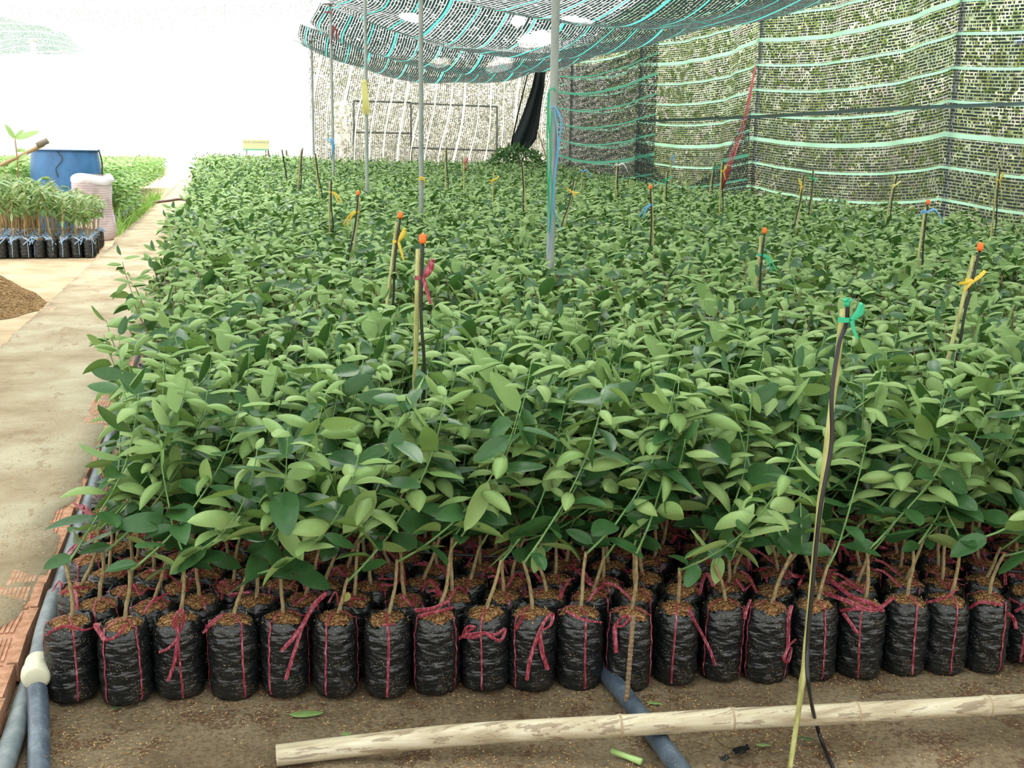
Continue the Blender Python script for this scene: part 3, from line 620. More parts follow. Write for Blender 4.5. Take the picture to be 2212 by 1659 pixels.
pole(2.14, 21.5, 0, 4.12, .026, 'furthest grey steel pole with light blue string tied low')
for i, yy in enumerate(POSTY[1:]):
    pole(XW + .06, yy, 0, 3.9, .035, ['steel post outside the right net, off the right frame edge', 'steel post outside the right net, nearest the camera', 'dark post outside the right net where the black strap crosses', 'dark post outside the right net above the red ribbon', 'dark post outside the right net, third from the right edge', 'dark post at the far right net corner'][i + 1], group='posts outside the right net')
pole(float(ony(86, 300, 31)[0]), 31, 0, 4.1, .07, 'pale pole under the far net left of the blue barrel', group='poles of the far net').name = 'net_pole'
pole(float(ony(150, 300, 31.5)[0]), 31.5, 0, 3.9, .05, 'thinner pale pole under the tip of the far net', group='poles of the far net').name = 'net_pole'
pole(2.36, YB - .1, 0, 4.1, .03, 'thin grey post at the open edge of the back net', group='posts of the back net').name = 'net_post'
for o_ in COL.objects:
    if o_.name.startswith('net_pole'):
        for c_ in o_.children: c_.data.materials[0] = mat('blown_out_white', (.85, .86, .84), .6)  # overexposed glare on the far poles put into a white colour
# strings on poles
def strings(name, label, cat, M, lines, wid=.012, grp=None):
    b = MB()
    for ln in lines: b.ribbon(bez(ln, 10), wid, (0, -1, .1), fold=.4, twist=.8)
    o = b.build(name, M); tag(o, label, cat, grp); return o
def col(pxs, Y): return [tuple(ony(px, py, Y - .035)) for px, py in pxs]
Yp = 6.62
strings('green_string', 'long green string wound down the nearest steel pole', 'string', M_GREENTIE, [col([(1186, 195), (1195, 190), (1204, 197)], Yp), col([(1187, 195), (1185, 260), (1190, 330), (1186, 400), (1188, 470), (1186, 505)], Yp), col([(1192, 240), (1188, 330), (1193, 420), (1187, 500)], Yp), col([(1184, 200), (1182, 300), (1184, 420), (1183, 500)], Yp)], .010)
strings('blue_string', 'light blue string hanging in strands from the nearest steel pole', 'string', M_BLUETIE, [col([(1186, 232), (1200, 233), (1212, 260), (1206, 330), (1200, 380), (1196, 440), (1205, 475), (1212, 500)], Yp), col([(1198, 235), (1205, 300), (1199, 370), (1194, 430), (1190, 500), (1183, 553)], Yp), col([(1203, 240), (1213, 270), (1204, 320), (1202, 350)], Yp)], .009)
strings('yellow_tassel', 'pale yellow raffia tassel tied on a grey pole', 'tassel', M_PALEYEL, [col([(784 + i * .9, 172), (783 + i * 1.6, 195), (784 + 2.1 * i, 225), (783 + 2.6 * i, 244 + (i % 3) * 4)], 16.2) for i in range(7)] + [col([(782, 181), (790, 179), (798, 182)], 16.2)] * 2, .022)
strings('yellow_string', 'yellow string tied around the middle grey pole just above the leaves', 'string', M_YELTIE, [col([(903, 385), (911, 383), (919, 386)], 11.6), col([(904, 389), (912, 387), (918, 390), (915, 400)], 11.6)], .014)
strings('pale_blue_string', 'light blue string knotted low on the furthest pole', 'string', M_BLUETIE, [col([(706, 302), (714, 300), (722, 304)], 21.5), col([(716, 302), (722, 315), (718, 335)], 21.5), col([(714, 302), (719, 320), (716, 345)], 21.5)], .03)
strings('pink_rag', 'small pink string fluttering at the top of the furthest pole', 'string', M_TIE, [col([(721, 55), (718, 75), (716, 95)], 21.5), col([(724, 58), (728, 75), (726, 88)], 21.5), col([(700, 27), (712, 26), (722, 30)], 21.5)], .03)
# red ribbon from wall post to stake
p0 = onx(1632, 142, XW - .12); p1 = onx(1608, 260, 8.0); p2 = onx(1578, 345, 7.5); p3 = onz(1553, 432, .84)
b = MB()
for dx in (0, .03, -.02): b.ribbon(bez([p0, p1 + [dx, 0, 0], p2 + [dx * 1.5, 0, .02], p3], 14), .024, (0, -1, 0), fold=.5, twist=2.5 + dx * 20)
tag(b.build('red_ribbon', M_REDTIE), 'long pinkish red ribbon slanting from a net post down to a stake', 'ribbon')
# black strap across right net
b = MB(); P = bez([onx(1380, 262, XW - .22), onx(1640, 252, XW - .2), onx(1900, 236, XW - .25), onx(2212, 224, XW - .3), onx(2400, 214, XW - .3)], 14)
b.ribbon(P, .05, (1, 0, .3), fold=.2, twist=1.2); tag(b.build('black_strap', mat('dark_green_strap', (.02, .06, .05), .5)), 'narrow dark strap strung across the front of the right net', 'strap')
# black cloth hanging in the back corner
b = MB(); P = []
for i, (xl, xr, y) in enumerate([(1158, 1176, 150), (1150, 1173, 190), (1137, 1168, 230), (1122, 1163, 270), (1108, 1158, 300), (1104, 1146, 318), (1118, 1132, 328)]):
    a, c = ony(xl, y, 27.4), ony(xr, y, 27.4); q = np.linspace(0, 1, 11)[:, None]; L = a + (c - a) * q; L[:, 1] += .09 * np.sin(q[:, 0] * 11 + i * .3); P.append(L)
b.grid(np.array(P)); b.tube([ony(1140, 160, 27.3), ony(1120, 240, 27.3), ony(1105, 310, 27.3)], .02, 5)
o = b.build('black_cloth', mat('black_netting_cloth', (.012, .018, .02), .8)); tag(o, 'black netting cloth hanging bunched in the back right corner', 'cloth')
sm = o.modifiers.new('thickness', 'SOLIDIFY'); sm.thickness = .015
# doubled darker net drape at the foot of the right net
M_NETD = net_mat('doubled_net', .03, (.16, .48, .36), (.02, .035, .033), dash=.95, rowf=.75)
for (ya, yb_, zt, lab) in ((21.0, 28.0, 3.8, 'dark doubled fold of net drooping from the far right wall posts'), (16.9, 22.0, 2.3, 'dark doubled fold of net drooping beside the red ribbon')):
    n1, n2 = 40, 16; P = []; UV = []
    for i in range(n1):
        q = i / (n1 - 1); y = ya + (yb_ - ya) * q; top = zt - 1.35 * math.sin(PI * q) ** .8 if ya < 20 else zt - .3 * math.sin(PI * q)
        for j in range(n2):
            z = .5 + (max(top, .55) - .5) * j / (n2 - 1); P.append((XW - .10 - .06 * math.sin(PI * q) - .03 * math.sin(q * 20), y, z)); UV.append((y, z + .2 * math.sin(PI * q)))
    idx = (np.arange(n1 - 1)[:, None] * n2 + np.arange(n2 - 1)[None]); Q = np.stack([idx, idx + n2, idx + n2 + 1, idx + 1], -1).reshape(-1, 4)
    me = quadmesh('net_drape', P, Q, uv=UV); me.materials.append(M_NETD); tag(link('net_drape', me), lab, 'net', 'doubled net folds on the right wall')
# what shows outside the nets, plus banks added to back them
def blob_leaves(name, n, cen, rad, size, M, label, cat, kind='stuff', seed=1, box=False):
    r = np.random.default_rng(seed); p = r.normal(size=(n, 3)); p /= np.linalg.norm(p, axis=1)[:, None]; p *= r.uniform(.55, 1, (n, 1)) ** .4
    if box: p = r.uniform(-1, 1, (n, 3))
    base = np.array(cen) + p * np.array(rad); base[:, 2] = np.abs(base[:, 2]) + .01
    d = r.normal(size=(n, 3)); up = r.normal(size=(n, 3)) * .5 + [0, 0, 1]; L = r.uniform(.7, 1.3, n) * size
    V, Q = leaves(base, d, up, L, L * .45, r.uniform(0, .8, n), r.uniform(-.5, .8, n), r.random(n) < .5, 2, 2)
    me = quadmesh(name, V, Q); me.materials.append(M); o = link(name, me); tag(o, label, cat, kind=kind); return o
M_HEDGE = leaf_mat('hedge_leaf', (.20, .26, .12), (.34, .38, .22), (.42, .42, .24), (.55, .50, .36), .7, .2)
blob_leaves('shrubbery', 9000, (11.7, 19, 2.2), (1.0, 17, 2.4), .26, M_HEDGE, 'sunlit scrubby greenery showing through the right net', 'shrubs', box=True, seed=3)
M_BANK = mat('grassy_backing', (.45, .45, .3), .95, .1); t = NT(M_BANK); oc = t.coord('Object')
t.base(t.mix(t.m('MULTIPLY', t.m('GREATER_THAN', t.noise(oc, 9, 4, .7), .53), .55), t.ramp(t.noise(oc, .9, 5, .65), [(.3, (.21, .26, .16)), (.45, (.31, .36, .23)), (.55, (.36, .36, .29)), (.68, (.42, .34, .28)), (.8, (.44, .46, .42))]), (.17, .20, .14)))
u_, v_ = np.meshgrid(np.linspace(-4, 48, 160), np.linspace(0, 1, 50), indexing='ij')
b = MB(); b.grid(np.stack([11.9 + 5.2 * v_ + .25 * np.sin(u_ * 2.1 + v_ * 9) + .12 * np.sin(u_ * 7 + v_ * 23), u_, 7.6 * v_ ** .85 + .15 * np.sin(u_ * 3 + v_ * 5) - .05], -1)[:, ::-1][::-1]); o = b.build('backing_bank', M_BANK); o['kind'] = 'structure'  # added slope behind the net, tilted to catch skylight and look bright
M_THATCH = leaf_mat('dry_brush', (.50, .48, .43), (.62, .60, .55), (.62, .60, .54), (.75, .72, .67), .8, .1)
blob_leaves('dry_brush', 5200, (6.2, 31.0, 1.8), (3.3, .25, 2.1), .15, M_THATCH, 'pale dry brush showing through the back net', 'brush', box=True, seed=4)
u_, v_ = np.meshgrid(np.linspace(2.75, 14, 60), np.linspace(0, 1, 30), indexing='ij')
b = MB(); b.grid(np.stack([u_, 31.6 + 2.2 * v_ + .1 * np.sin(u_ * 4 + v_ * 6), 4.3 * v_ ** .9 - .05 + .06 * np.sin(u_ * 5)], -1)); o = b.build('backing_bank', mat('pale_backing', (.66, .62, .55), .95, .1)); o['kind'] = 'structure'; NT(MATS['pale_backing'])  # added pale bank, brightens the view through the back net
t = NT(MATS['pale_backing']); t.base(t.ramp(t.noise(t.coord('Object'), 7, 6, .75), [(.35, (.22, .20, .165)), (.5, (.46, .43, .375)), (.65, (.66, .63, .58))]))
M_BUSH = leaf_mat('bush_leaf', (.02, .09, .03), (.06, .16, .06), (.04, .13, .04), (.10, .22, .08), .5, .2)
o = empty('leafy_bush', (7.15, 26.9, 0)); tag(o, 'dark feathery bush growing under the black cloth by the back net', 'bush')
fo = blob_leaves('foliage', 1500, (0, 0, 1.15), (.75, .5, .55), .13, M_BUSH, None, None, None, 5); fo.parent = o
b = MB(); [b.tube([(0, 0, 0), (.1 * math.cos(a), .1 * math.sin(a), .6), (.4 * math.cos(a), .3 * math.sin(a), 1.3)], [.02, .015, .006], 6) for a in (0, 1.5, 3, 4.4)]; b.build('stem', M_STEM, o)
# orange-brown brick building outside at the right, pale blue pipe column beside it
b = MB(); b.box((10.4, 8.4, 0), (11.6, 11.5, 3.3)); b.box((10.3, 8.3, 3.3), (11.8, 11.6, 3.4)); tag(b.build('outbuilding', mat('clay_wall', (.72, .46, .33), .9), smooth=False), 'orange brown building wall glimpsed through the net at the right edge', 'building')
b = MB(); b.tube([(9.6, 11.35, 0), (9.6, 11.35, 2.9)], .06, 10); b.tube([(9.6, 11.35, 2.9), (9.6, 12.2, 2.95)], .05, 10); tag(b.build('pale_post', mat('pale_blue_paint', (.6, .72, .95), .5)), 'pale bluish post glimpsed through the right net', 'post')
# ------------------------------------------------------------------ foreground pipes, bamboo, rebar
M_PIPE = mat('grey_pvc', (.17, .20, .22), .42, .5); t = NT(M_PIPE); oc = t.coord('Object')
t.base(t.ramp(t.noise(oc, 12, 6, .7), [(.3, (.075, .095, .11)), (.52, (.14, .17, .185)), (.66, (.21, .235, .235)), (.8, (.34, .32, .26))])); t.l(t.m('ADD', .3, t.m('MULTIPLY', t.noise(oc, 8), .4)), t.b.inputs['Roughness'])
M_PIPED = mat('dark_pvc', (.055, .075, .10), .4, .5); t = NT(M_PIPED); oc = t.coord('Object')
sp__ = t.m('GREATER_THAN', t.noise(oc, 120, 3, .8), .64)
t.base(t.mix(t.m('MULTIPLY', sp__, .6), t.ramp(t.noise(oc, 14, 6, .7), [(.3, (.03, .042, .06)), (.52, (.06, .085, .12)), (.72, (.14, .18, .22))]), (.4, .3, .17)))
P = bez([(-.548, 1.9, .028), (-.552, 2.6, .028), (-.556, 3.1, .030), (-.572, 4.2, .033), (-.585, 6, .035), (-.61, 8, .036), (-.60, 12, .036), (-.58, 28, .036)], 10)
b = MB(); b.tube(P, .0275, 18); tag(b.build('water_pipe', M_PIPE), 'long grey water pipe lying between the bricks and the seedling bags', 'pipe')
o = empty('pipe_fitting', (-.522, 2.96, .03)); tag(o, 'cream coupling joining two pipes with a dark blue pipe running to the camera', 'pipe')
a0, a1, a2 = onz(95, 1365, .085), onz(80, 1445, .088), onz(80, 1490, .082); a3, a4 = onz(84, 1560, .05), onz(84, 1720, .032); off = np.array(o.location)
b = MB(); b.tube(bez([a2 - off, a3 - off, a4 - off], 10), .0265, 18); b.build('dark_pipe', M_PIPED, o)
b = MB(); b.tube(bez([onz(118, 1285, .045) - off, a0 - off, a1 - off], 8), .0265, 18); b.build('grey_pipe', M_PIPE, o)
M_CREAM = mat('cream_plastic', (.62, .60, .45), .4, .5)
ax = _n(a2 - a0); c0 = a1 - off
prof = [(-.032, .0300), (-.030, .0335), (.004, .0350), (.008, .0345), (.010, .0375), (.013, .0395), (.030, .0400), (.034, .0385), (.040, .036), (.044, .031), (.045, .027)]
q0 = np.array([c0 + ax * (x * 1.4 - .0) for x, r in prof]); b = MB(); b.tube(q0, [r for _, r in prof], 24); b.build('coupling', M_CREAM, o)
b = MB(); b.tube(bez([(1.022, 2.99, .027), (1.045, 2.75, .027), (1.048, 2.5, .027), (1.046, 2.1, .027)], 10), .0255, 18)
tag(b.build('dark_pipe', M_PIPED), 'dark speckled pipe running out from between the bags under the bamboo', 'pipe')
# big fallen bamboo pole
M_BAM = mat('pale_bamboo', (.62, .55, .40), .5, .35); t = NT(M_BAM)
oc = t.coord('Object', (1.2, 14, 14)); oc2 = t.coord('Object', (1, 1, 1)); oc3 = t.coord('Object', (2.2, 30, 30))
a = t.ramp(t.noise(oc, 2.5, 4, .6), [(.3, (.30, .23, .14)), (.5, (.50, .43, .30)), (.72, (.68, .63, .49))])
gm = t.m('GREATER_THAN', t.noise(oc3, 2.0, 5, .65), .56); sp2 = t.m('GREATER_THAN', t.noise(oc2, 90, 4, .8), .66)
c = t.mix(t.m('MULTIPLY', gm, .62), a, (.17, .11, .065)); sx = t.n('ShaderNodeSeparateXYZ'); cc = t.n('ShaderNodeTexCoord'); t.l(cc.outputs['Object'], sx.inputs[0])
t.base(t.mix(t.m('MULTIPLY', sp2, .65), c, (.13, .08, .05))); t.bump(t.noise(oc, 6, 3), .2, .004)
bp = [onz(597, 1632, .027), onz(760, 1612, .034), onz(960, 1590, .048), onz(1180, 1576, .066), onz(1340, 1568, .078), onz(1580, 1553, .083), onz(1850, 1540, .085), onz(2212, 1520, .088), onz(2500, 1502, .09)]
P = bez(bp, 22); L = np.concatenate([[0], np.cumsum(np.linalg.norm(np.diff(P, axis=0), axis=1))])
nodes_at = [L[np.argmin(abs(np.array([proj(p)[0] for p in P]) - x))] for x in (1338, 1580, 1850, 2140, 2420)]
rad = .0265 + .0012 * np.sin(L * 2); 
for nd in nodes_at: rad = rad + .0028 * np.exp(-((L - nd) / .006) ** 2) 
org = np.array(P[0]); o = empty('bamboo_pole', tuple(org)); tag(o, 'thick pale bamboo pole lying on the soil in front of the bags', 'bamboo pole')
b = MB(); b.tube(P - org, rad, 26, 0, cap=False); b.build('culm', M_BAM, o)
b = MB(); T0 = _n(P[3] - P[0]); b.tube([P[0] - org - T0 * .001, P[0] - org + T0 * .02], [.0266, .0215], 26, cap=False); b.tube([P[0] - org + T0 * .02, P[0] - org + T0 * .0205], [.0215, .001], 26, cap=False); b.build('cut_end', mat('dark_bamboo_inside', (.14, .10, .06), .9), o)
for nd in nodes_at:
    i = np.argmin(abs(L - nd)); p = P[i] - org; T1 = _n(P[min(i + 2, len(P) - 1)] - P[i - 2]); b = MB()
    b.tube([p - T1 * .005, p - T1 * .0015, p + T1 * .0015, p + T1 * .005], [rad[i] - .0016, rad[i] + .0005, rad[i] + .0003, rad[i] - .0018], 26, cap=False); b.build('node_ring', mat('bamboo_node_ring', (.36, .27, .16), .7), o)
# ribbed steel rod
a, c = onz(1351, 1545, .0), None
tp = onx(1368, 1332, a[0] + .012); tp = ony(1368, 1330, a[1] + .02)
M_RUST = mat('rusty_rod', (.22, .145, .085), .85, .3); t = NT(M_RUST); t.base(t.ramp(t.noise(t.coord('Object'), 130, 4), [(.3, (.12, .07, .04)), (.6, (.25, .17, .10)), (.8, (.34, .25, .16))]))
n = 120; P = a + (tp - a) * np.linspace(0, 1, n)[:, None]; b = MB(); b.tube(P, .0062 + .0011 * (np.sin(np.arange(n) * 1.15) > 0), 12); o = b.build('ribbed_steel_rod', M_RUST); tag(o, 'rusty ribbed steel rod standing in the soil before the front bags', 'rod')
# loose bits on the soil
def loose_leaf(px, py, ang, L, W, flip, lab, M=None, z=.004):
    p = onz(px, py, z); V, Q = leaves(np.array([[0, 0, .0]]), np.array([[math.cos(ang), math.sin(ang), .05]]), np.array([[0, .1, 1.]]), np.array([L]), np.array([W]), np.array([.35]), np.array([.5]), np.array([flip]), 10, 6)
    me = quadmesh('fallen_leaf', V, Q); me.materials.append(M or M_LEAF); o = link('fallen_leaf', me); o.location = tuple(p + [0, 0, .004]); tag(o, lab, 'leaf', 'leaves fallen on the soil')
loose_leaf(625, 1546, .15, .095, .046, True, 'large pale green fallen leaf on the soil above the bamboo end')
loose_leaf(1395, 1518, -.3, .05, .022, True, 'fallen green leaf on the soil beside the dark pipe')
loose_leaf(1632, 1612, .0, .045, .018, True, 'small pale leaf lying below the bamboo pole, left of the leaning stake')
loose_leaf(1722, 1596, -.2, .05, .018, False, 'dark green fallen leaf lying right of the leaning foreground stake')
loose_leaf(735, 1588, .1, .03, .02, True, 'small green leaf tucked behind the bamboo pole near its open end')
loose_leaf(240, 1533, .3, .028, .014, False, 'tiny green leaf on the soil under the second front bag')
M_YLEAF = leaf_mat('yellow_leaf', (.55, .55, .12), (.6, .6, .2), (.6, .6, .15), (.6, .6, .2))
yl = onz(745, 1300, .25); V, Q = leaves(np.array([[0, 0, .0]]), np.array([[.2, -.5, .8]]), np.array([[0, -1, -.3]]), np.array([.04]), np.array([.024]), np.array([.2]), np.array([.3]), np.array([True]), 8, 4)
me = quadmesh('yellow_leaf', V, Q); me.materials.append(M_YLEAF); o = link('yellow_leaf', me); o.location = tuple(yl); tag(o, 'single yellow leaf above the sixth front bag', 'leaf')
a, c = onz(1322, 1622, .008), onz(1386, 1646, .008); b = MB(); b.tube([a, a + (c - a) * .5, c], [.0085, .0075, .009], 8); tag(b.build('green_stem_piece', mat('cut_green_stem', (.38, .55, .20), .6)), 'short cut piece of light green stem by the dark pipe', 'stem piece')
for px, py, w_, l_, lab in ((1602, 1627, .03, .05, 'crumpled black plastic scrap on the soil below the bamboo'), (1566, 1645, .02, .03, 'smaller black plastic scrap near the bottom of the frame')):
    p = onz(px, py, .003); b = MB(); r_ = np.random.default_rng(px); Gx, Gy = np.meshgrid(np.linspace(-l_ / 2, l_ / 2, 7), np.linspace(-w_ / 2, w_ / 2, 5), indexing='ij')
    b.grid(np.stack([Gx, Gy + .3 * Gx, .006 + r_.uniform(0, .008, Gx.shape)], -1)[:, ::-1][::-1]); o = b.build('plastic_scrap', M_BAG, None); o.location = tuple(p); tag(o, lab, 'plastic scrap', 'black plastic scraps')
# black drip tubes between rows
b = MB(); b.tube(bez([onz(900, 1192, .26), onz(985, 1198, .26), onz(1080, 1203, .255), onz(1180, 1207, .25)], 8), .0055, 8); tag(b.build('drip_tube', M_BLACKTUBE), 'thin black drip tube lying over the bags behind the bow-tied bags', 'tube', 'black drip tubes')
b = MB(); b.tube(bez([onz(2140, 1228, .26), onz(2212, 1236, .26), onz(2300, 1240, .26)], 8), .0055, 8); tag(b.build('drip_tube', M_BLACKTUBE), 'thin black drip tube over the bags at the right frame edge', 'tube', 'black drip tubes')
b = MB(); b.tube(bez([(-1.72, 31.2, .1), (-1.3, 31.6, .13), (-.95, 31.7, .17), (-.6, 31.3, .12), (-.4, 31.1, .1)], 8), .035, 8); tag(b.build('hose', mat('dark_hose', (.10, .05, .04), .6)), 'dark hose lying across the far end of the path', 'hose')
# rice husk litter
def husks(name, n, xr, yr, z, label, seed, size=(.006, .010)):
    r = np.random.default_rng(seed); x = r.uniform(*xr, n); y = r.uniform(*yr, n)
    dens = np.sin(x * 5 + 1.3) * np.sin(y * 9 + x * 3) + .7 * np.sin(x * 17 + y * 11) * np.sin(y * 23 - x * 5) + .6 * r.random(n)
    near = (y > 2.72 - .14 * (x - .9)) & (y < 3.0)
    k = (dens > .35) | (near & (r.random(n) < .6)) | (r.random(n) < .12); x, y = x[k], y[k]; n = len(x)
    base = np.stack([x, y, (ground_h(x, y) if z is None else z) + np.full(n, .0005)], 1); d = r.normal(size=(n, 3)) * [1, 1, .15]; up = np.tile([0, 0, 1.], (n, 1)) + r.normal(size=(n, 3)) * .25
    V, Q = leaves(base, d, up, r.uniform(*size, n), r.uniform(.0025, .004, n), np.full(n, .2), np.full(n, .6), np.zeros(n, bool), 2, 1)
    me = quadmesh(name, V, Q); me.materials.append(M_HUSK); o = link(name, me); tag(o, label, 'rice husks', kind='stuff')
husks('rice_husks', 26000, (-.52, 2.9), (2.2, 3.05), None, 'scattered golden rice husks on the soil before the bags', 11)
husks('rice_husks', 3500, (-1.0, -.62), (2.6, 6.5), .0735, 'thin scatter of rice husks on the path edge over the bricks', 12, (.006, .012))
# ------------------------------------------------------------------ stakes with sprinkler tubes
def stake(top, low, label, tubed=True, cap=None, rib=None, base_z=None, H=None, r=.0085, M=None, tube_side=1, rstyle=0, bend=.0, canez=1.0):
    h = H
    if h is None:
        h = .8
        for _ in range(4): h = canopy(onz(*low, h)[1])
    L = onz(*low, h); Yv = L[1]; Tp = ony(top[0], top[1], Yv); d = (Tp - L) / (Tp[2] - L[2]); B = L - d * L[2]
    dep = max(Yv, 2.5); r = max(r, .00035 * dep + .006)
    o = empty('bamboo_stake', tuple(B)); tag(o, label, 'stake', 'stakes carrying sprinkler tubes among the seedlings')
    q = lambda z: d * z
    ct = Tp[2] * canez; P = np.array([q(z) + np.array([bend * math.sin(PI * z / ct), 0, 0]) for z in np.linspace(-.0, ct, 30)]); rr = r * (1.05 - .15 * np.linspace(0, 1, 30)); rr[[9, 19]] *= 1.25
    b = MB(); b.tube(P, rr, 10); b.build('cane', M or M_CANE, o)
    rt = r * .62; sx = tube_side * (r + rt * .9)
    if tubed:
        zt = Tp[2] + .02; P = bez([q(.0) + [sx * 3.5, .03, 0], q(.35) + [-sx * 1.0, -.01, 0], q(zt * .62) + [sx * 2.0, -.012, 0], q(zt * .82) + [sx * .9, -.012, 0], q(zt) + [sx, -.008, 0]], 8)
        b = MB(); b.tube(P, rt, 8); b.build('sprinkler_tube', M_BLACKTUBE, o)
    if cap:
        z = Tp[2] + .02; c0 = q(z) + [sx if tubed else 0, -.008, 0]; rc = r * 1.35; b = MB()
        b.tube([c0 + [0, 0, -.002], c0 + [0, 0, .006], c0 + [0, 0, .02], c0 + [0, 0, .026], c0 + [0, 0, .03]], [rc * .8, rc, rc, rc * .6, rc * .35], 12); b.tube([c0 + [-rc * 1.1, 0, .022], c0 + [rc * 1.1, 0, .022]], rc * .3, 6)
        b.build('sprinkler_cap', cap, o)
    if rib:
        z = Tp[2] - .09 if rstyle != 3 else Tp[2] - .03; c0 = q(z); w_ = r * 1.5; b = MB()
        th = np.linspace(0, 2 * PI, 13); rx = r * 1.25 + (rt if tubed else 0)
        b.ribbon([c0 + [rx * math.cos(a) + (sx * .5 if tubed else 0), r * 1.5 * math.sin(a), .0] for a in th], w_, np.array([[0, 0, 1.]] * 13) * 0 + np.array([[math.cos(a), math.sin(a), 0] for a in th]), fold=0)
        s = tube_side; k = c0 + [s * rx, -r * 1.6, 0]
        tails = {0: [[(0, 0, 0), (.02, 0, .04), (.035, 0, .065), (.03, 0, .03), (0, 0, 0)], [(0, 0, 0), (.012, 0, -.04), (.028, 0, -.095)]],
                 1: [[(0, 0, 0), (-.04, 0, -.01), (-.075, 0, -.012)], [(0, 0, 0), (.03, 0, .02), (.05, 0, .04)], [(0, 0, 0), (-.03, 0, -.03), (-.05, 0, -.05)]],
                 2: [[(0, 0, 0), (.04, 0, -.02), (.09, 0, -.09)], [(0, 0, 0), (.03, 0, -.03), (.06, 0, -.1)]],
                 3: [[(0, 0, 0), (.05, 0, .02), (.10, 0, -.03), (.12, 0, -.08)], [(0, 0, 0), (-.04, 0, .01), (-.07, 0, -.03)]]}[rstyle]
        for tl in tails: b.ribbon(bez([k + np.array(v) * [s, 1, 1] * (.8 + .02 * dep) for v in tl], 7), w_ * 1.1, (0, -1, .2), fold=.5, twist=.7)
        b.build('ribbon', rib, o)
    return o
Or, Ye, Gr, Bl, Pk, Wh = M_ORANGE, M_YELTIE, M_GREENTIE, M_BLUETIE, M_TIE, M_WHITETIE
stake((903, 538), (897, 818), 'bamboo stake with orange sprinkler cap and pink ribbon near the middle', cap=Or, rib=Pk, rstyle=0)
stake((857, 480), (836, 655), 'bamboo stake with orange cap and wide yellow ribbon, left of the pink-ribboned one', cap=Or, rib=Ye)
stake((777, 428), (762, 555), 'leaning stake with orange cap and drooping yellow ribbon below the tasselled pole', cap=Or, rib=Ye, rstyle=2, tube_side=-1)
stake((2104, 552), (2050, 768), 'leaning stake with orange cap and yellow bow, nearest the right frame edge', cap=Or, rib=Ye, rstyle=1)
stake((1644, 512), (1630, 640), 'stake with orange cap and green ribbon in the right middle of the bed', cap=Or, rib=Gr, rstyle=2)
stake((1408, 414), (1411, 555), 'upright stake with orange cap and small light blue ribbon', cap=Or, rib=Bl, rstyle=2, tube_side=-1)
stake((1998, 448), (1980, 590), 'stake with orange cap and long light blue ribbon before the right net', cap=Or, rib=Bl, rstyle=3)
stake((1242, 392), (1216, 500), 'leaning black-tubed stake with a yellow bow right of the nearest pole', rib=Ye, rstyle=1, tube_side=-1)
stake((1738, 382), (1718, 505), 'leaning stake with yellow ribbon before the middle of the right net', rib=Ye, rstyle=0, tube_side=-1)
stake((1559, 352), (1554, 470), 'tall stake with yellow tie at the foot of the red ribbon', rib=Ye, rstyle=0)
stake((2156, 366), (2140, 520), 'tall thin stake with yellow ribbon close to the right frame edge', rib=Ye, rstyle=0)
stake((1934, 380), (1911, 490), 'slanting stake with pale yellow tie before the right net', rib=M_PALEYEL, rstyle=1)
stake((1758, 368), (1751, 468), 'stake with green ribbon at its tip before the right net', rib=Gr, rstyle=1, tube_side=-1)
stake((1440, 372), (1433, 450), 'short stake with a green ribbon near the blue-ribboned one', rib=Gr, rstyle=1)
stake((1449, 332), (1449, 420), 'far thin stake with a dark blue tie', rib=Bl, rstyle=0, tubed=False)
stake((1333, 352), (1328, 440), 'stake with a white ribbon curling from its top', rib=Wh, rstyle=3)
stake((1289, 340), (1284, 393), 'short brown stake with a tiny green tie near the right net', rib=Gr, rstyle=0, tubed=False, M=M_OLDCANE)
stake((1630, 340), (1630, 425), 'thin stake with blue tie against the corner post of the net', rib=Bl, rstyle=0, tubed=False, M=M_OLDCANE)
stake((1542, 352), (1531, 428), 'slanting stake with green tip left of the red ribbon', rib=Gr, rstyle=0)
stake((1129, 350), (1138, 478), 'tall yellow stake left of the nearest pole, no ribbon at its tip', tube_side=-1)
stake((1066, 372), (1064, 448), 'yellow cane with a yellow bow behind the middle of the bed', rib=Ye, rstyle=1, tubed=False)
stake((1002, 338), (1002, 425), 'thin stake with a red tip in front of the back net', rib=M_REDTIE, rstyle=0, tubed=False)
stake((962, 320), (963, 420), 'thin bare stake right of the middle grey pole', tubed=True)
stake((825, 322), (826, 378), 'brown stake with reddish tip before the back net', rib=M_REDTIE, tubed=False, M=M_OLDCANE)
stake((835, 338), (846, 386), 'short brown stake leaning beside the reddish tipped one', tubed=False, M=M_OLDCANE)
stake((679, 334), (692, 440), 'thick curved stake with dark tip left of the furthest pole', tube_side=1)
stake((651, 322), (643, 415), 'dark thin stake pair leaning apart near the open back', tubed=True, M=M_OLDCANE)
stake((577, 310), (583, 378), 'orange brown stake beside the small yellow sign', tubed=True, M=M_OLDCANE)
stake((601, 328), (604, 375), 'pale short stake third from the small yellow sign', tubed=False)
stake((617, 325), (625, 376), 'brown stake wrapped in faded cloth near the open back', tubed=True, M=M_OLDCANE)
stake((609, 323), (622, 400), 'black leaning stake between two brown ones near the open back', tubed=False, M=M_BLACKTUBE)
stake((1257, 366), (1256, 420), 'stake with light blue ribbon spread over its tip', rib=Bl, rstyle=3, tubed=False)
stake((1361, 388), (1359, 412), 'very short cane stub with a yellow tip near the right net', tubed=False)
stake((712, 392), (712, 500), 'black-tubed stake with an orange yellow ribbon slanting across it', rib=Ye, rstyle=2)
stake((1137, 318), (1136, 380), 'far stake with a white ribbon before the dark bush', rib=Wh, rstyle=2, tubed=False, M=M_OLDCANE)
stake((865, 348), (871, 392), 'short far stake with a green ribbon', rib=Gr, rstyle=2, tubed=False)
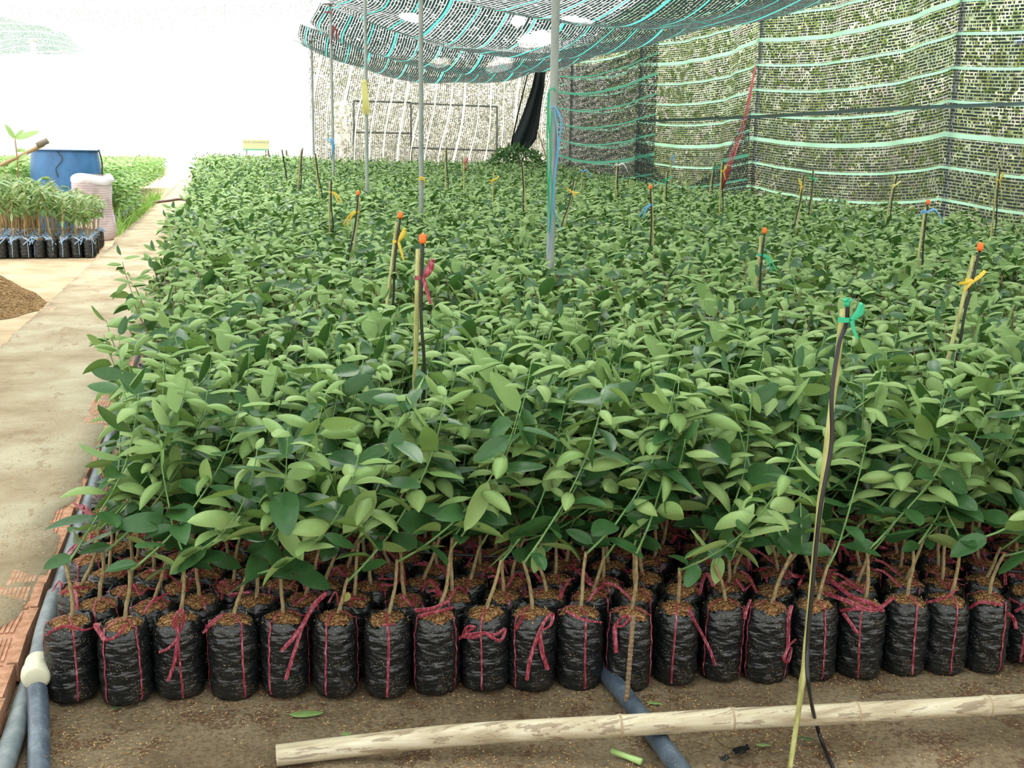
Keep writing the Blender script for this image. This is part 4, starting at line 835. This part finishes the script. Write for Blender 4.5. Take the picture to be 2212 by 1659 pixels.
stake((1016, 325), (1016, 380), 'short far stake with a red tie beside the frame in the back net', rib=M_REDTIE, tubed=False)
stake((1161, 282), (1196, 388), 'long brown stick leaning against the nearest grey pole from behind', tubed=False, M=M_OLDCANE, H=1.0)
stake((1206, 330), (1201, 398), 'brown stick showing just right of the nearest pole', tubed=False, M=M_OLDCANE)
# foreground leaning stake with long tube
B0 = onz(1706, 1662, .0); Y0 = B0[1]
top = ony(1822, 668, Y0 + .06); mid = ony(1772, 1085, Y0 + .04); low_ = ony(1733, 1470, Y0 + .015)
o = empty('bamboo_stake', tuple(B0)); tag(o, 'tall foreground bamboo stake with green sprinkler and green ribbon, leaning before the bags', 'stake')
P = bez([B0, low_, mid, top], 16) - B0; rr = np.linspace(.0062, .0078, len(P)); rr[len(P) // 3] *= 1.3; rr[2 * len(P) // 3] *= 1.25; rr[int(.88 * len(P))] *= 1.25
b = MB(); b.tube(P, rr, 12); b.build('cane', M_CANE, o)
TP = [ony(1832, 648, Y0 + .05), ony(1828, 700, Y0 + .05), ony(1812, 745, Y0 + .03), ony(1797, 850, Y0 + .01), ony(1796, 960, Y0), ony(1772, 1100, Y0 - .01), ony(1757, 1250, Y0 - .015), ony(1744, 1400, Y0 - .02), ony(1748, 1490, Y0 - .05), onz(1768, 1580, .02), onz(1802, 1665, .008), onz(1850, 1760, .008)]
b = MB(); b.tube(bez(TP, 10) - B0, .0052, 10); b.build('sprinkler_tube', M_BLACKTUBE, o)
c0 = ony(1829, 662, Y0 + .045) - B0; b = MB(); b.tube([c0, c0 + [0, 0, .012]], [.006, .007], 8)
for a in range(5): b.tube([c0 + [0, 0, .01], c0 + [.012 * math.cos(a * 1.256), .012 * math.sin(a * 1.256), .016]], .003, 5)
b.tube([c0 + [0, 0, .01], c0 + [0, 0, .022]], .003, 6); b.build('green_sprinkler', M_GREENTIE, o)
c0 = ony(1824, 690, Y0 + .045) - B0; th = np.linspace(0, 2 * PI, 15); b = MB()
b.ribbon([c0 + [.0165 * math.cos(a), .012 * math.sin(a), 0] for a in th], .012, np.array([[math.cos(a), math.sin(a), 0] for a in th]), fold=0)
K = c0 + [.012, -.013, 0]
for tl in ([(0, 0, 0), (.014, 0, .02), (.022, 0, .036), (.026, 0, .018), (0, 0, -.002)], [(0, 0, 0), (.006, 0, -.02), (.018, 0, -.044)]): b.ribbon(bez([K + np.array(v) for v in tl], 8), .012, (0, -1, .2), fold=.5, twist=.5)
b.build('ribbon', M_GREENTIE, o)
# ------------------------------------------------------------------ left side
M_MOUND = mat('husk_heap', (.3, .2, .1), .95, .1); t = NT(M_MOUND); oc = t.coord('Object')
sp3 = t.n('ShaderNodeSeparateColor'); t.l(t.voro(oc, 42, 1), sp3.inputs[0])
cc = t.mix(t.noise(oc, 3.5, 4), t.ramp(sp3.outputs[0], [(0, (.08, .045, .02)), (.4, (.22, .13, .06)), (1, (.46, .32, .15))]), (.24, .15, .07)); t.base(cc); t.bump(t.voro(oc, 42, 0), .9, .03)
mc = (-2.62, 10.25, 0); R0 = 1.0; HM = .74
th = np.linspace(0, 2 * PI, 73); rr = np.linspace(0, 1, 26); P = []
for q in rr:
    rad_ = R0 * q * (1 + .07 * np.sin(3 * th) + .04 * np.sin(7 * th)); z = HM * (1 - q) ** 1.05 * (1 + .0 * th) + .014 * np.sin(15 * th + 20 * q) * (q < .98) * q + .012 * np.sin(8 * th - 31 * q) * q * (q < .98)
    if q < .12: z = z * 0 + HM * (1 - .12) ** 1.05 + .02 * (1 - q / .12)
    P.append(np.stack([rad_ * np.cos(th), rad_ * np.sin(th) * .95, z], -1))
b = MB(); b.grid(np.array(P)[:, ::-1]); 
r_ = np.random.default_rng(5); n = 9000; q = np.sqrt(r_.random(n)); a = r_.uniform(0, 2 * PI, n); rd = R0 * q * .98 * (1 + .07 * np.sin(3 * a) + .04 * np.sin(7 * a))
base = np.stack([rd * np.cos(a), rd * np.sin(a) * .95, HM * (1 - np.maximum(q, .12)) ** 1.05 + .006], 1); V, Q = leaves(base, r_.normal(size=(n, 3)) * [1, 1, .5], r_.normal(size=(n, 3)) * .6 + [0, 0, 1], r_.uniform(.012, .028, n), np.full(n, .009), np.full(n, .3), np.full(n, .5), np.zeros(n, bool), 1, 1)
b.add(V, Q, 1); o = b.build('husk_heap', [M_MOUND, M_HUSK]); o.location = (mc[0] + .02, mc[1] + .95, 0); tag(o, 'brown heap of rice husks on the sand left of the path', 'husk heap', kind='stuff')
# blue barrel
M_BLUE = mat('blue_barrel_plastic', (.035, .16, .42), .45, .5); t = NT(M_BLUE); t.base(t.ramp(t.noise(t.coord('Object', (1, 1, .4)), 4, 5, .6), [(.3, (.035, .11, .25)), (.6, (.05, .17, .38)), (.8, (.12, .24, .40))]))
bl = ony(147, 430, 21.3); o = empty('blue_barrel', (bl[0], 21.3, 0)); tag(o, 'large open blue plastic barrel behind the sack and seedlings', 'barrel')
ZB = float(ony(147, 325, 20.8)[2]); prof = [(.0, .40), (.03, .44), (.35 * ZB, .475), (.40 * ZB, .50), (.45 * ZB, .48), (.7 * ZB, .535), (.85 * ZB, .525), (.97 * ZB, .50), (ZB - .02, .50), (ZB, .515), (ZB + .01, .51)]
b = MB(); b.tube([(0, 0, z) for z, r in prof], [r for z, r in prof], 40, cap=False); b.tube([(0, 0, ZB + .01), (0, 0, ZB), (0, 0, .05)], [.505, .485, .43], 40, cap=False); b.build('barrel_body', M_BLUE, o); o.scale = (1.1, 1.1, 1)
b = MB(); b.tube([(.515 * math.cos(a), .515 * math.sin(a), ZB) for a in np.linspace(0, 2 * PI, 41)], .014, 6, cap=False); b.build('rim', mat('dark_blue_rim', (.02, .09, .22), .5), o)
b = MB(); b.tube(bez([(-.05, -.50, ZB - .02), (.02, -.545, ZB - .15), (-.08, -.545, ZB - .3), (-.06, -.545, ZB - .45)], 8), .008, 5); b.build('dark_cord', mat('dark_cord', (.05, .05, .05), .8), o); b = MB(); b.tube(bez([(.52, -.1, ZB + .02), (.56, -.12, ZB - .2), (.55, -.12, ZB - .45)], 8), .014, 6); b.build('dark_cord', mat('dark_cord'), o)
# white and mauve woven sack
M_SACK = mat('woven_sack', (.6, .52, .55), .85, .2); t = NT(M_SACK); sx = t.n('ShaderNodeSeparateXYZ'); c_ = t.n('ShaderNodeTexCoord'); t.l(c_.outputs['Object'], sx.inputs[0])
wv = t.m('FRACT', t.m('ADD', t.m('MULTIPLY', sx.outputs[2], 26), t.m('MULTIPLY', t.noise(c_.outputs['Object'], 5), 1.2)))
t.base(t.mix(t.m('MULTIPLY', t.m('LESS_THAN', wv, .3), .5), t.ramp(t.noise(c_.outputs['Object'], 3), [(.35, (.36, .26, .27)), (.6, (.60, .50, .52))]), (.78, .76, .78)))
M_SACKW = mat('white_sack_cuff', (.75, .74, .78), .8)
sk = ony(203, 520, 17.6); sb = onz(203, 521, 0); o = empty('woven_sack', (sb[0], sb[1] + .3, 0), 0); o.scale = (.86, .86, 1); tag(o, 'full mauve woven sack with rolled white top beside the path', 'sack')
sc = sb[1] / 2450 * 1.0; hz = float(ony(200, 378, sb[1] + .1)[2]); prof = [(0, .31), (.04, .35), (.16, .37), (.32, .345), (.48, .32), (.60, .335), (.74, .365), (.86, .375), (.92, .37)]
th = np.linspace(0, 2 * PI, 49); P = []
for q, r in prof:
    r2 = r * (1 + .05 * np.sin(2 * th + q * 4) + .015 * np.sin(7 * th + 9 * q)); P.append(np.stack([r2 * np.cos(th) + .02 * math.sin(q * 6), r2 * np.sin(th) * .85, np.full_like(th, q * hz)], -1))
b = MB(); b.grid(np.array(P)[:, ::-1]); b.build('sack_body', M_SACK, o)
P = []
for q, r in ((.86, .37), (.885, .395), (.93, .40), (.975, .385), (1.0, .35), (1.0, .30), (.97, .28)):
    r2 = r * (1 + .05 * np.sin(2 * th + 3.5) + .03 * np.sin(5 * th + q * 30)); P.append(np.stack([r2 * np.cos(th), r2 * np.sin(th) * .85, q * hz + .02 * np.sin(3 * th + 1)], -1))
b = MB(); b.grid(np.array(P)[:, ::-1]); b.build('rolled_cuff', M_SACKW, o)
P = []
for q in (0, .4, .75, 1): P.append(np.stack([.30 * q * np.cos(th), .26 * q * np.sin(th), .965 * hz + .05 * (1 - q * q) + .01 * np.sin(5 * th) * q], -1))
b = MB(); b.grid(np.array(P)[:, ::-1]); b.build('sack_contents', mat('dark_peat', (.10, .08, .07), .95), o)
# neighbour seedlings with blue ties (thin stems, drooping narrow leaves)
def nspec(seed):
    r = np.random.default_rng(seed); z0 = .24; p = [np.array([0, 0, z0])]; a = r.uniform(0, 6.28); 
    for i in range(9): p.append(p[-1] + np.array([.012 * math.cos(a) + r.normal() * .005, .012 * math.sin(a) + r.normal() * .005, r.uniform(.055, .07)]))
    p = np.array(p); nl_ = 26; s = r.uniform(.5, 1, nl_) * (len(p) - 1); k = np.clip(s.astype(int), 0, len(p) - 2); pos_ = p[k] + (p[k + 1] - p[k]) * (s - k)[:, None]
    g_ = r.uniform(0, 6.28, nl_); el = r.uniform(-.8, .7, nl_); dd = np.stack([np.cos(g_) * np.cos(el), np.sin(g_) * np.cos(el), np.sin(el)], 1)
    Ls = r.uniform(.09, .17, nl_); return p, [], [pos_, dd, np.tile([0, 0, 1.], (nl_, 1)) + r.normal(size=(nl_, 3)) * .3, Ls, Ls * r.uniform(.16, .34, nl_), r.uniform(.4, 1.4, nl_), r.uniform(-.5, .8, nl_), r.random(nl_) < .4], []
NS = [nspec(k + 40) for k in range(8)]
NF = [foliage_mesh(s, 4, 2, M_LEAFN) for s in NS]
M_TAN = mat('tan_stem', (.45, .30, .13), .8)
NST = []
for s in NS: b = MB(); b.tube(s[0], np.linspace(.007, .003, len(s[0])), 5); NST.append(b.mesh('stem', M_TAN))
S2 = .078 / BR
def scaled(me, s): 
    c = me.copy(); c.transform(Matrix.Diagonal((s, s, 1.18, 1))); return c
NB = [scaled(BAGS[k], S2) for k in range(3)]; NSO = [scaled(SOILS[k], S2) for k in range(3)]
NT_ = []
for k in range(5):
    r_ = np.random.default_rng(k); e = [[.011, (.2, BH, .004), (.2 + r_.uniform(-1, 1), BH + .03, .02), (.2 + r_.uniform(-1.4, 1.4), BH - .06 * r_.random(), .03)] for _ in range(3)]
    NT_.append(scaled(tie_mesh(SD[k % 3], [-PI / 2 + r_.uniform(-.6, .6), r_.uniform(0, 3)], e, mat('pale_blue_raffia', (.36, .52, .72), .4), .007), S2))
def blue_seedling(x, y, k, lab, grp, fol=None, sc=1.0, z=0):
    o = empty('blue_tied_seedling', (x, y, z), rng.uniform(-.4, .4)); tag(o, lab, 'seedling', grp)
    b = link('grow_bag', NB[k % 3], o); link('potting_husk', NSO[k % 3], o); link('tie_string', NT_[k % 5], b)
    s = link('stem', NST[k % 8], o); f = link('foliage', (fol or NF)[k % 8], o); s.scale = f.scale = (1, 1, sc)
    return o
xe = float(onz(205, 557)[0]) - .07; y0 = 16.5
for rrow in range(13):
    for c_ in range(9):
        x = xe - c_ * .163 - (rrow % 2) * .04 - .005 * rrow; y = y0 + rrow * .158
        if c_ == 0: lab, grp = f'blue-tied seedling at the path corner side of the far left block, {ORD[rrow]} from its front', 'path-side seedlings of the blue-tied block'
        elif rrow == 0: lab, grp = f'blue-tied seedling in the front row of the far left block, {ORD[c_]} from its path corner', 'front seedlings of the blue-tied block'
        else: lab, grp = 'slender blue-tied seedling inside the far left block before the blue barrel', 'seedlings inside the blue-tied block'
        blue_seedling(x + rng.normal() * .006, y + rng.normal() * .006, int(rng.integers(0, 40)), lab, grp, sc=rng.uniform(.85, 1.05) + .05 * c_)
# sapling with big leaves and cane beside the barrel
sp0 = ony(40, 400, 17.6); o = empty('sapling', (sp0[0], 17.6, 0)); tag(o, 'tall sapling with three large pale leaves left of the blue barrel', 'sapling')
zt = float(ony(42, 300, 17.6)[2]); b = MB(); b.tube(bez([(0, 0, 0), (-.03, 0, .6), (.01, 0, 1.1), (0, 0, zt)], 8), .009, 6); b.build('stem', mat('reddish_stem', (.35, .16, .08), .7), o)
N = 14; r_ = np.random.default_rng(2); base = np.zeros((N, 3)); base[:, 2] = zt; base[3:, 2] = zt - r_.uniform(.1, .9, N - 3)
d = np.array([[-.5, -.1, 1], [1, -.1, .45], [.4, .3, .6]] + [list(v) for v in r_.normal(size=(N - 3, 3)) * [1, 1, .3]]); Ls = np.array([.24, .36, .2] + list(r_.uniform(.12, .22, N - 3)))
V, Q = leaves(base, d, np.tile([.1, -.8, .8], (N, 1)), Ls, Ls * .33, np.full(N, .3), np.full(N, .3), np.ones(N, bool), 8, 4); me = quadmesh('foliage', V, Q); me.materials.append(M_LEAFY); link('foliage', me, o)
a, c = ony(-30, 372, 18.6), ony(95, 312, 18.6); b = MB(); P = a + (c - a) * np.linspace(0, 1, 20)[:, None]; b.tube(P, .03, 8); o = b.build('leaning_cane', M_OLDCANE); tag(o, 'weathered cane poking up diagonally left of the blue barrel', 'cane')
b = MB(); b.tube([c - [.1, 0, .02], c + [.06, 0, .06]], .05, 6); b.build('tied_end', mat('dark_wrap', (.2, .17, .13), .9), o)
# leafy bed further back on the left
LS = []
for k in range(6):
    r = np.random.default_rng(k + 300); nl_ = 42; z = r.uniform(.35, 1.12, nl_); a = r.uniform(0, 6.28, nl_); rad_ = r.uniform(0, .10, nl_); p = np.stack([rad_ * np.cos(a), rad_ * np.sin(a), z], 1)
    el = r.uniform(-.3, .7, nl_); dd = np.stack([np.cos(a) * np.cos(el), np.sin(a) * np.cos(el), np.sin(el)], 1); L_ = r.uniform(.09, .16, nl_)
    LS.append((np.array([[0, 0, .2], [.01, 0, .5], [0, .01, 1.0]]), [np.array([[0, 0, .8], [.01, 0, .9], [0, .0, 1.05]])], [p, dd, np.tile([0, 0, 1.], (nl_, 1)) + r.normal(size=(nl_, 3)) * .3, L_, L_ * .5, r.uniform(.2, 1, nl_), r.uniform(-.3, .8, nl_), r.random(nl_) < .55], []))
pl = []
for k in range(150):
    y = 20.6 + k * .17
    for c_ in range(26):
        x = -1.98 - c_ * .19 - (k % 2) * .09
        if y < 22.2 and x > -3.6: continue
        if x > -.172 * y - .6: pl.append((x + rng.normal() * .02, y + rng.normal() * .02))
bulk('leafy_seedlings', pl, LS, [M_LEAFY, M_STEM, M_BAG, M_SOIL], lambda y: .84 + .02 * math.sin(y * 2), lambda y: (3, 2, 1.0) if y < 27 else (2, 2, .8), lambda x, y: x < -1e9, 'bright green leafy seedlings massed behind the barrel on the left', 'seedlings')
LF = [foliage_mesh(s, 4, 2, M_LEAFY) for s in LS]; LF = LF + LF[:2]
for k in range(30):
    y = 21.9 + k * .2; blue_seedling(-1.82 + rng.normal() * .015, y, k, 'blue-tied seedling edging the bright leafy bed along the far path', 'seedlings edging the leafy bed', fol=LF, sc=.82)
r_ = np.random.default_rng(77); n = 1500; base = np.stack([r_.normal(-1.72, .05, n), r_.uniform(20.2, 36, n), np.zeros(n)], 1); d = np.stack([r_.normal(0, .3, n), r_.normal(0, .3, n), np.ones(n)], 1)
Ls = r_.uniform(.06, .3, n) * np.where(r_.random(n) < .3, 2.0, .6); V, Q = leaves(base, d, r_.normal(size=(n, 3)), Ls, np.full(n, .016), r_.uniform(.3, 1.2, n), np.full(n, .2), np.zeros(n, bool), 3, 1)
me = quadmesh('grass', V, Q); me.materials.append(leaf_mat('grass_blade', (.20, .42, .06), (.3, .5, .12), (.3, .5, .1), (.4, .6, .2))); tag(link('grass', me), 'thin bright grass growing along the far left path edge', 'grass', kind='stuff')
# small sign
s0 = ony(553, 313, 27.5); o = empty('sign_board', (s0[0], 27.5, 0)); tag(o, 'small pale yellow sign board with faded lettering at the back of the bed', 'sign')
zc = float(s0[2]); b = MB(); b.box((-.30, -.01, zc - .13), (.30, .01, zc + .12)); b.build('board', mat('pale_yellow_board', (.85, .72, .42), .6), o, smooth=False)
b = MB(); b.box((-.30, -.014, zc - .13), (.30, -.0105, zc - .09)); b.build('green_band', mat('faded_green', (.25, .55, .42), .6), o, smooth=False)
b = MB(); b.tube([(-.22, .02, 0), (-.22, .02, zc)], .015, 6); b.tube([(.22, .02, 0), (.22, .02, zc)], .015, 6); b.build('sign_post', M_OLDCANE, o)
cu = bpy.data.curves.new('lettering', 'FONT'); cu.body = 'CHUC (CH-NHH SE'; cu.size = .075; cu.extrude = .001; cu.align_x = 'CENTER'; cu.materials.append(mat('faded_print', (.35, .42, .38), .7))
tx0 = bpy.data.objects.new('lettering', cu); lm = bpy.data.meshes.new_from_object(tx0); bpy.data.objects.remove(tx0); tx = bpy.data.objects.new('lettering', lm); COL.objects.link(tx); tx.parent = o; tx.location = (0, -.013, zc + .04); tx.rotation_euler = (PI / 2, 0, 0)
